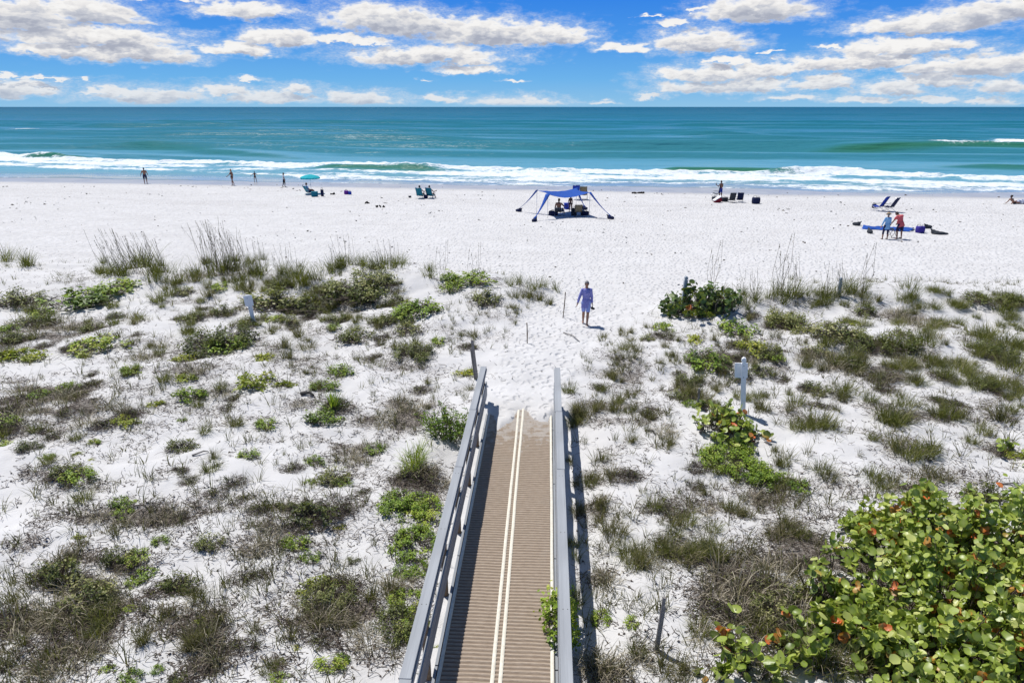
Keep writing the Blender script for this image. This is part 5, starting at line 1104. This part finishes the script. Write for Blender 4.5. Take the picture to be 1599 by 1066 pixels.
# umbrella group
p = at(484, 304); beach_chair(p, -.75, F_TEAL, 'teal beach chair under the turquoise umbrella', recl=.55)
seated(p, -.75, 'person in light blue shirt seated under the turquoise umbrella', 'tan', 'dark', recl=.5, shirt=C_SKY, sleeves=.5, shorts=C_NAVY)
def umbrella(px, py, top, wpx):
    p = at(px, py); h = z_at(p, top); R_ = wpx*mpp(p)/2; o = empty('beach_umbrella', p, label='turquoise beach umbrella on a thin white pole near the water', cat='umbrella')
    m_ = MB(); m_.tube([(0, 0, -.4), (0, 0, h)], [.02, .016], 8); m_.build('pole', M_WHITE, o, smooth=True)
    K = 8; V = [[0, 0, h]]; F = []; n = 6
    for i in range(1, n+1):
        for j in range(K*4):
            a = 2*math.pi*j/(K*4); f = (j % 4)/4; sc = 1-.05*math.sin(math.pi*f)*i/n; r = R_*i/n
            V.append([r*sc*math.cos(a), r*sc*math.sin(a), h-.26*(i/n)**1.8-.035*math.sin(math.pi*f)*(i/n)])
    L = K*4
    for j in range(L): F.append((0, 1+j, 1+(j+1) % L))
    for i in range(n-1):
        for j in range(L): a = 1+i*L; F.append((a+j, a+L+j, a+L+(j+1) % L, a+(j+1) % L))
    m_ = MB(); m_.add(V, F); m_.build('canopy', F_TURQ, o).modifiers.new('thick', 'SOLIDIFY').thickness = .006
    V = []; F = []
    for j in range(L):
        a = 2*math.pi*j/L; f = (j % 4)/4; sc = 1-.05*math.sin(math.pi*f); z = h-.26-.035*math.sin(math.pi*f)
        V += [[R_*sc*math.cos(a), R_*sc*math.sin(a), z], [R_*sc*1.01*math.cos(a), R_*sc*1.01*math.sin(a), z-.13+.03*math.sin(math.pi*f)]]
    F = [(2*j, 2*j+1, 2*((j+1) % L)+1, 2*((j+1) % L)) for j in range(L)]
    m_ = MB(); m_.add(V, F); m_.build('valance', F_TURQ, o).modifiers.new('thick', 'SOLIDIFY').thickness = .006
    m_ = MB()
    for j in range(K): a = 2*math.pi*j/K; m_.tube([(0, 0, h-.5), (R_*.5*math.cos(a), R_*.5*math.sin(a), h-.16)], .006, 5)
    m_.build('ribs', M_ALU, o); m_ = MB(); m_.ball((0, 0, h+.03), (.025, .025, .05), 8, 6); m_.build('finial', M_WHITE, o)
umbrella(486.5, 302, 272.5, 31)
def bag(px, py, size, mat, label, handles=True, cat='bag', rz=.3, name='beach_bag', lid=None):
    p = at(px, py); o = empty(name, p, rz, label=label, cat=cat); w, d, h = size; m_ = MB()
    V = []; K = 16
    for (s, z) in ((.86, .0), (.98, .12), (1.04, .5), (1.0, .85), (.93, 1.0), (.84, .97)):
        for j in range(K):
            a = 2*math.pi*j/K; ca, sa = math.cos(a), math.sin(a); q = (abs(ca)**4+abs(sa)**4)**-.25
            V.append([w/2*s*ca*q, d/2*s*sa*q, h*z*(1+.04*math.sin(3*a+1))])
    F = [(i*K+j, i*K+(j+1) % K, (i+1)*K+(j+1) % K, (i+1)*K+j) for i in range(5) for j in range(K)]+[tuple(range(K))[::-1], tuple(range(5*K, 6*K))]
    m_.add(V, F); m_.build('body', mat, o, smooth=True)
    if handles:
        for s in (-1, 1): m_ = MB(); m_.tube([(-w*.25, s*d*.46, h*.9), (-w*.2, s*d*.4, h*1.25), (w*.2, s*d*.4, h*1.25), (w*.25, s*d*.46, h*.9)], .014, 6); m_.build('handle', lid or M_DARKF, o, smooth=True)
    elif lid:
        m_ = MB(); m_.box((0, 0, h*1.02), (w*1.03, d*1.03, h*.16)); m_.build('lid', lid, o, bevel=.02)
    return o
bag(491.5, 307, (.62, .4, .42), F_TEAL, 'teal cooler bag in front of the umbrella chair', False, 'cooler', lid=F_TEAL, name='cooler')
bag(503.5, 306.5, (.28, .25, .62), F_NAVY, 'upright dark blue bag right of the umbrella', True)
bag(541, 303.5, (.42, .3, .36), F_PURP, 'purple beach bag lying alone right of the umbrella', True)
bag(546.5, 303.8, (.3, .25, .3), F_BLUE, 'small blue bag beside the purple bag', True)
# two people in chairs
for px, lab, l2, rz in ((657.5, 'left of the two teal chairs facing the sea', 'person in the left teal chair, seen from behind', -.25), (673, 'right of the two teal chairs facing the sea', 'person in the right teal chair, seen from behind', -.30)):
    p = at(px, 309.5); beach_chair(p, rz, F_TEAL, lab, recl=.4, scale=1.08); seated(p, rz, l2, 'brown', 'dark', recl=.38, swim=C_NAVY, height=1.75, ua={'L': (-.5, .4, -.7), 'R': (.55, .4, -.6)}, fa={'L': (-.3, 1, .1), 'R': (.35, .9, .2)})
bag(640, 308.5, (.25, .2, .14), F_CHAR, 'small dark pouch on the sand left of the two teal chairs', False, lid=F_CHAR)
bag(665, 310, (.36, .3, .3), F_NAVY, 'dark cooler between the two teal chairs', False, 'cooler', lid=F_NAVY, name='cooler')
# ------------------------------------------------------------------ sun shade
def sand_bag(p, toward, label, parent=None, mat=None):
    d = nrm([toward[0]-p[0], toward[1]-p[1], 0]); m_ = MB(); a = math.atan2(d[1], d[0]); m_.ball((0, 0, .10), (.30, .17, .13), 12, 8); m_.ball((.16, 0, .20), (.14, .09, .09), 10, 6); m_.tube([(.2, 0, .2), (.34, 0, .32)], [.07, .03], 8)
    o = remesh(m_, .02, 'anchor_bag', mat or F_NAVY, parent); o.rotation_euler = (0, 0, a); o.location = Vector(p); return o
def tent():
    C_ = {k: at(*v) for k, v in {'fl': (855, 341), 'fr': (920, 338.5), 'br': (899.5, 325), 'bl': (838, 333.5)}.items()}
    A_ = {k: at(*v) for k, v in {'fl': (834.5, 346), 'fr': (953.5, 342), 'br': (913, 327), 'bl': (810, 330.5)}.items()}
    Tp = {'fl': z_at(C_['fl'], 303), 'fr': z_at(C_['fr'], 300.5), 'br': z_at(C_['br'], 293.5), 'bl': z_at(C_['bl'], 297)}
    ctr = sum(C_.values())/4; o = empty('sun_shade', ctr, label='royal blue stretch sun shade on four poles anchored by sand bags', cat='sun shade')
    top = {k: C_[k]+np.array([0, 0, Tp[k]])-ctr for k in C_}
    n = 25; u = np.linspace(0, 1, n); U, V_ = np.meshgrid(u, u)
    P = (top['fl'][None, None]*((1-U)*(1-V_))[..., None]+top['fr']*(U*(1-V_))[..., None]+top['br']*(U*V_)[..., None]+top['bl']*((1-U)*V_)[..., None])
    mid = sum(top.values())/4
    pull = .17*(4*U*(1-U)*(1-np.abs(2*V_-1)**0)+0) # no pull along u edges here
    eU = 4*U*(1-U)*(np.abs(2*V_-1)**3); eV = 4*V_*(1-V_)*(np.abs(2*U-1)**3)
    P[..., :2] += (mid[:2]-P[..., :2])*(.13*(eU+eV))[..., None]
    P[..., 2] -= 4*U*(1-U)*(.36-.22*V_)+4*V_*(1-V_)*.05; P[..., 2] += (fbm(U*5, V_*5, 3, 300)-.5)*.07
    c = np_mesh('canopy', P.reshape(-1, 3), grid_faces(n, n), F_TENT, o); c.modifiers.new('thick', 'SOLIDIFY').thickness = .006
    for k in C_:
        m_ = MB(); m_.tube([C_[k]-ctr-np.array([0, 0, .1]), top[k]], .014, 8); m_.build('pole', M_ALU, o, smooth=True)
        a = top[k]; b_ = A_[k]-ctr+np.array([0, 0, .22]); d = b_-a; L = np.linalg.norm(d); d /= L; sd_ = nrm(np.cross(d, (0, 0, 1.))); V = []; F = []
        nn_ = 12
        for i in range(nn_+1):
            f = i/nn_; wd = .17*(1-f)**1.6+.028; wd = wd+.10*max(0, (f-.85)/.15)
            q = a+d*L*f-np.array([0, 0, .10*math.sin(math.pi*f)]); V += [q-sd_*wd, q+np.array([0, 0, .03*(1-f)]), q+sd_*wd]
        for i in range(nn_): F += [(3*i, 3*i+1, 3*i+4, 3*i+3), (3*i+1, 3*i+2, 3*i+5, 3*i+4)]
        m_ = MB(); m_.add(V, F); m_.build('anchor_strap', F_TENT, o, smooth=True).modifiers.new('thick', 'SOLIDIFY').thickness = .006
        bg_ = sand_bag(A_[k]-ctr, C_[k]-ctr, '', o)
    return ctr
tent()
p = at(873.5, 337); seated(p, -.35, 'shirtless person sitting in the shade under the blue canopy, seen from behind', 'brown', 'dark', recl=.15, seat_h=.36, shorts=C_NAVY, build=1.12, height=1.8, ua={'L': (-.35, .2, -.9), 'R': (.6, .5, -.7)}, fa={'L': (0, .8, -.4), 'R': (.2, 1, -.1)})
beach_chair(p, -.35, F_CHAR, 'dark beach chair under the sun shade holding a seated person', seat_h=.36, back=.30)
p, h = stand(890.5, 331.5, 305.5); r, J, _ = person(p, .3, h, 'person in dark swimwear standing under the blue canopy', 'tan', 'dark', fem=True, hairlen=.1, swim=C_BLACK); feet_on(r, J)
p = at(902, 337.5); beach_chair(p, .15, F_TAN, 'tan beach chair under the right side of the sun shade', M_DARKF, seat_h=.38, back=.52, recl=.2)
bag(896, 336.5, (.4, .35, .55), F_CHAR, 'black bag leaning beside the tan chair', True)
bag(913, 336, (.62, .4, .30), F_NAVY, 'navy duffel bag in the shade near the right pole', True, rz=.1)
bag(885.5, 326.5, (.5, .35, .45), F_BLUE, 'blue cooler under the canopy behind the seated person', False, 'cooler', lid=F_BLUE, name='cooler')
bag(864, 336.5, (.7, .4, .34), F_NAVY, 'blue bag on the left under the sun shade', True, rz=-.2)
p = at(898.5, 312); beach_chair(p, .1, F_BLUE, 'tall blue beach chair standing behind the sun shade', seat_h=.45, back=.75, recl=.15, scale=1.12)
p = at(911, 311.5); beach_chair(p, -.1, F_TAN, 'tan beach chair behind the right corner of the sun shade', M_DARKF, seat_h=.42, back=.66, recl=.15, scale=1.1)
# ------------------------------------------------------------------ person with phone, chairs, cooler
p, h = stand(1124.5, 309, 282.5); r, J, hc = person(p, .5, h, 'shirtless person in blue shorts standing with a raised phone', 'brown', 'dark', shorts=C_BLUE, short_len=.9, ua={'L': (-.15, .5, -.8), 'R': (.22, .1, -1)}, fa={'L': (-.25, .8, .55), 'R': (-.2, .6, -.6)}); feet_on(r, J)
m_ = MB(); m_.box((0, 0, 0), (.075, .012, .15)); o = m_.build('phone', M_DARKF, None, bevel=.004); o.location = Matrix.LocRotScale(r.location, r.rotation_euler.to_quaternion(), r.scale) @ Vector(J['L'][6])+Vector((0, 0, .05)); o.rotation_euler = (0.3, 0, .5); tag(o, 'dark phone in the raised hand of the shirtless person', 'phone')
p = at(1117.5, 309); beach_chair(p, 1.2, F_CHAR, 'dark chair standing upright left of the person with the phone', seat_h=.42, back=.75, recl=.12)
bag(1122, 316, (.72, .42, .40), F_RED, 'tilted maroon cooler with white rim in front of the phone user', False, 'cooler', rz=.5, lid=M_WHITE, name='cooler').rotation_euler = (0, -.5, .3)
bag(1115, 313.5, (.4, .3, .35), F_CHAR, 'black bag left of the maroon cooler', True)
bag(1131, 314.5, (.62, .4, .34), F_CHAR, 'black bag right of the maroon cooler', True)
p = at(1141.5, 316); beach_chair(p, .1, F_CHAR, 'left charcoal beach chair right of the maroon cooler', M_DARKF, recl=.32, scale=.92)
p = at(1154.5, 315.5); beach_chair(p, -.1, F_NAVY, 'right navy beach chair beside the charcoal one', recl=.32, scale=.92)
bag(1180, 318, (.66, .5, .52), F_NAVY, 'rounded navy bag right of the two dark chairs', True)
# ------------------------------------------------------------------ right group
p = at(1370, 329.5); beach_chair(p, .62, F_BLUE, 'blue reclining beach chair, left of the pair at right', recl=.5, seat_h=.36, back=.85, scale=1.1)
p = at(1387, 330); beach_chair(p, .58, F_NAVY, 'navy reclining beach chair, right of the pair at right', recl=.5, seat_h=.36, back=.82, scale=1.05)
bag(1364.5, 325, (.28, .25, .34), F_NAVY, 'small dark bag left of the blue reclining chair', True)
p, h = stand(1381.5, 373.5, 333); r, J, _ = person(p, .1, h, 'person in straw hat and light blue shirt standing by the laid-out canopy', 'tan', 'grey', shirt=C_SKY, sleeves=1, leggings=C_NAVY, hat=C_STRAW, fem=True, hem=.16, build=1.08, ua={'L': (-.4, .1, -1), 'R': (.25, .1, -1)}, fa={'L': (-.2, .2, -1), 'R': (0, .5, -.9)}, th={'L': (-.18, .05, -1), 'R': (.12, .1, -1)}, look=(.3, 1, -.5), shoes=C_BLACK); feet_on(r, J)
p, h = stand(1402.5, 373, 331); r, J, _ = person(p, .35, h/.96, 'person in coral shirt and navy shorts bending forward', 'tan', 'dark', shirt=C_CORAL, sleeves=.6, shorts=C_NAVY, short_len=.95, build=1.2, hem=.08, spine=(-.12, .32, 1), head=(-.2, .9, .6), look=(-.2, .8, -.8), ua={'L': (-.3, .5, -1), 'R': (.12, .4, -1)}, fa={'L': (-.3, .5, -1), 'R': (-.3, .6, -1)}, th={'L': (-.12, .12, -1), 'R': (.14, .05, -1)}, sh={'L': (0, -.2, -1), 'R': (0, -.15, -1)}, shoes=C_BLACK); feet_on(r, J)
p = at(1392.5, 371); o = empty('folding_stool', p, .4, label='dark folding stool between the two people at right', cat='stool')
m_ = MB()
for s in (-1, 1): m_.tube([(s*.2, -.2, 0), (s*.2, .2, .55)], .014, 8); m_.tube([(s*.18, .2, 0), (s*.18, -.2, .55)], .014, 8)
m_.tube([(-.2, .2, .55), (.2, .2, .55)], .014, 8); m_.tube([(-.18, -.2, .55), (.18, -.2, .55)], .014, 8); m_.build('frame', M_DARKF, o, smooth=True)
u = np.linspace(-1, 1, 7); U, V_ = np.meshgrid(u, u); np_mesh('seat', np.stack([U*.18, V_*.2, .55-.05*(1-V_**2)], -1).reshape(-1, 3), grid_faces(7, 7), F_CHAR, o).modifiers.new('thick', 'SOLIDIFY').thickness = .01
def laid_shade():
    q = [at(1343, 357.5), at(1420, 362), at(1428, 357.5), at(1352, 354)]; ctr = sum(q)/4; o = empty('collapsed_shade', ctr, label='blue shade cloth laid out flat on the sand with cords to dark bags', cat='sun shade')
    n = 30; m2 = 14; u = np.linspace(0, 1, n); v = np.linspace(0, 1, m2); U, V_ = np.meshgrid(u, v)
    P = q[0]*((1-U)*(1-V_))[..., None]+q[1]*(U*(1-V_))[..., None]+q[2]*(U*V_)[..., None]+q[3]*((1-U)*V_)[..., None]
    P[..., 1] += (fbm(U*6, V_*3, 3, 310)-.5)*.5; P[..., 2] = H(P[..., 0], P[..., 1])+.03+.22*fbm(U*9, V_*4, 3, 311)*np.sin(np.pi*np.clip(V_, 0, 1))
    np_mesh('cloth', (P-ctr).reshape(-1, 3), grid_faces(n, m2), F_TENT, o).modifiers.new('thick', 'SOLIDIFY').thickness = .01
    for (a, b_) in (((1337, 352), q[3]), ((1358, 364), q[0]), ((1449, 356.5), q[2]), ((1461, 365.5), q[1])):
        A_ = at(*a); m_ = MB(); m_.tube([A_-ctr+np.array([0, 0, .1]), (A_+b_)/2-ctr+np.array([0, 0, .05]), b_-ctr+np.array([0, 0, .05])], .012, 6); m_.build('cord', M_WHITE, o); sand_bag(A_-ctr, b_-ctr, '', o, F_CHAR)
laid_shade()
bag(1436, 363.5, (.5, .42, .42), cloth('violet_blue', (.05, .035, .26)), 'violet-blue bucket bag beside the laid-out cords', True)
m_ = MB(); m_.ball((0, 0, .07), (.42, .2, .12), 12, 8); m_.ball((.3, .03, .05), (.3, .12, .08), 10, 6); o = remesh(m_, .02, 'duffel_bag', F_CHAR, None); o.location = Vector(at(1467, 366)); tag(o, 'long black pole bag at the right end of the laid-out shade', 'bag')
# recliner at the right edge
p = at(1583, 318.5); r, J, _ = person(p, -1.35, 1.65, 'person in dark hat lying back on an elbow at the right edge', 'tan', 'brown', pelvis=(0, 0, .14), spine=(0, -.75, .62), head=(0, -.1, 1), th={'L': (-.1, 1, .35), 'R': (.1, 1, .0)}, sh={'L': (0, .8, -.5), 'R': (0, 1, -.05)}, ua={'L': (-.3, -.3, -.8), 'R': (.3, -.3, -.8)}, fa={'L': (-.2, -.6, -.6), 'R': (.2, -.5, -.7)}, swim=C_BLACK, hat=cloth('dark_hat', (.05, .04, .035)), fem=True)
m_ = MB(); m_.ball((0, 0, .18), (.65, .32, .24), 14, 9); m_.ball((.5, .05, .12), (.5, .28, .17), 12, 8); o = remesh(m_, .03, 'towel_bundle', cloth('blue_white_towel', (.05, .09, .25), (.70, .72, .76), scale=6.), None); o.location = Vector(at(1597, 318.5)); tag(o, 'bundle of blue and white towels at the right edge of the beach', 'towels')
# seaweed mounds
for (x, y, s, lab) in ((992, 302, .45, 'dark seaweed mound near the water right of the sun shade'), (521, 304, .28, 'dark seaweed lump right of the umbrella'), (574, 318, .22, 'small dark seaweed lump nearest the dunes'), (593, 324, .22, 'second small seaweed lump below the umbrella group')):
    m_ = MB(); R4 = np.random.default_rng(int(x))
    for k in range(9): m_.ball((R4.normal(0, s*.6), R4.normal(0, s*.3), .02+abs(R4.normal(0, .06))), (s*.35*R4.uniform(.5, 1), s*.25, .10), 7, 5)
    o = remesh(m_, .035, 'seaweed_mound', M_TWIG, None, 1); o.location = Vector(at(x, y)); tag(o, lab, 'seaweed', 'seaweed mounds on the beach')
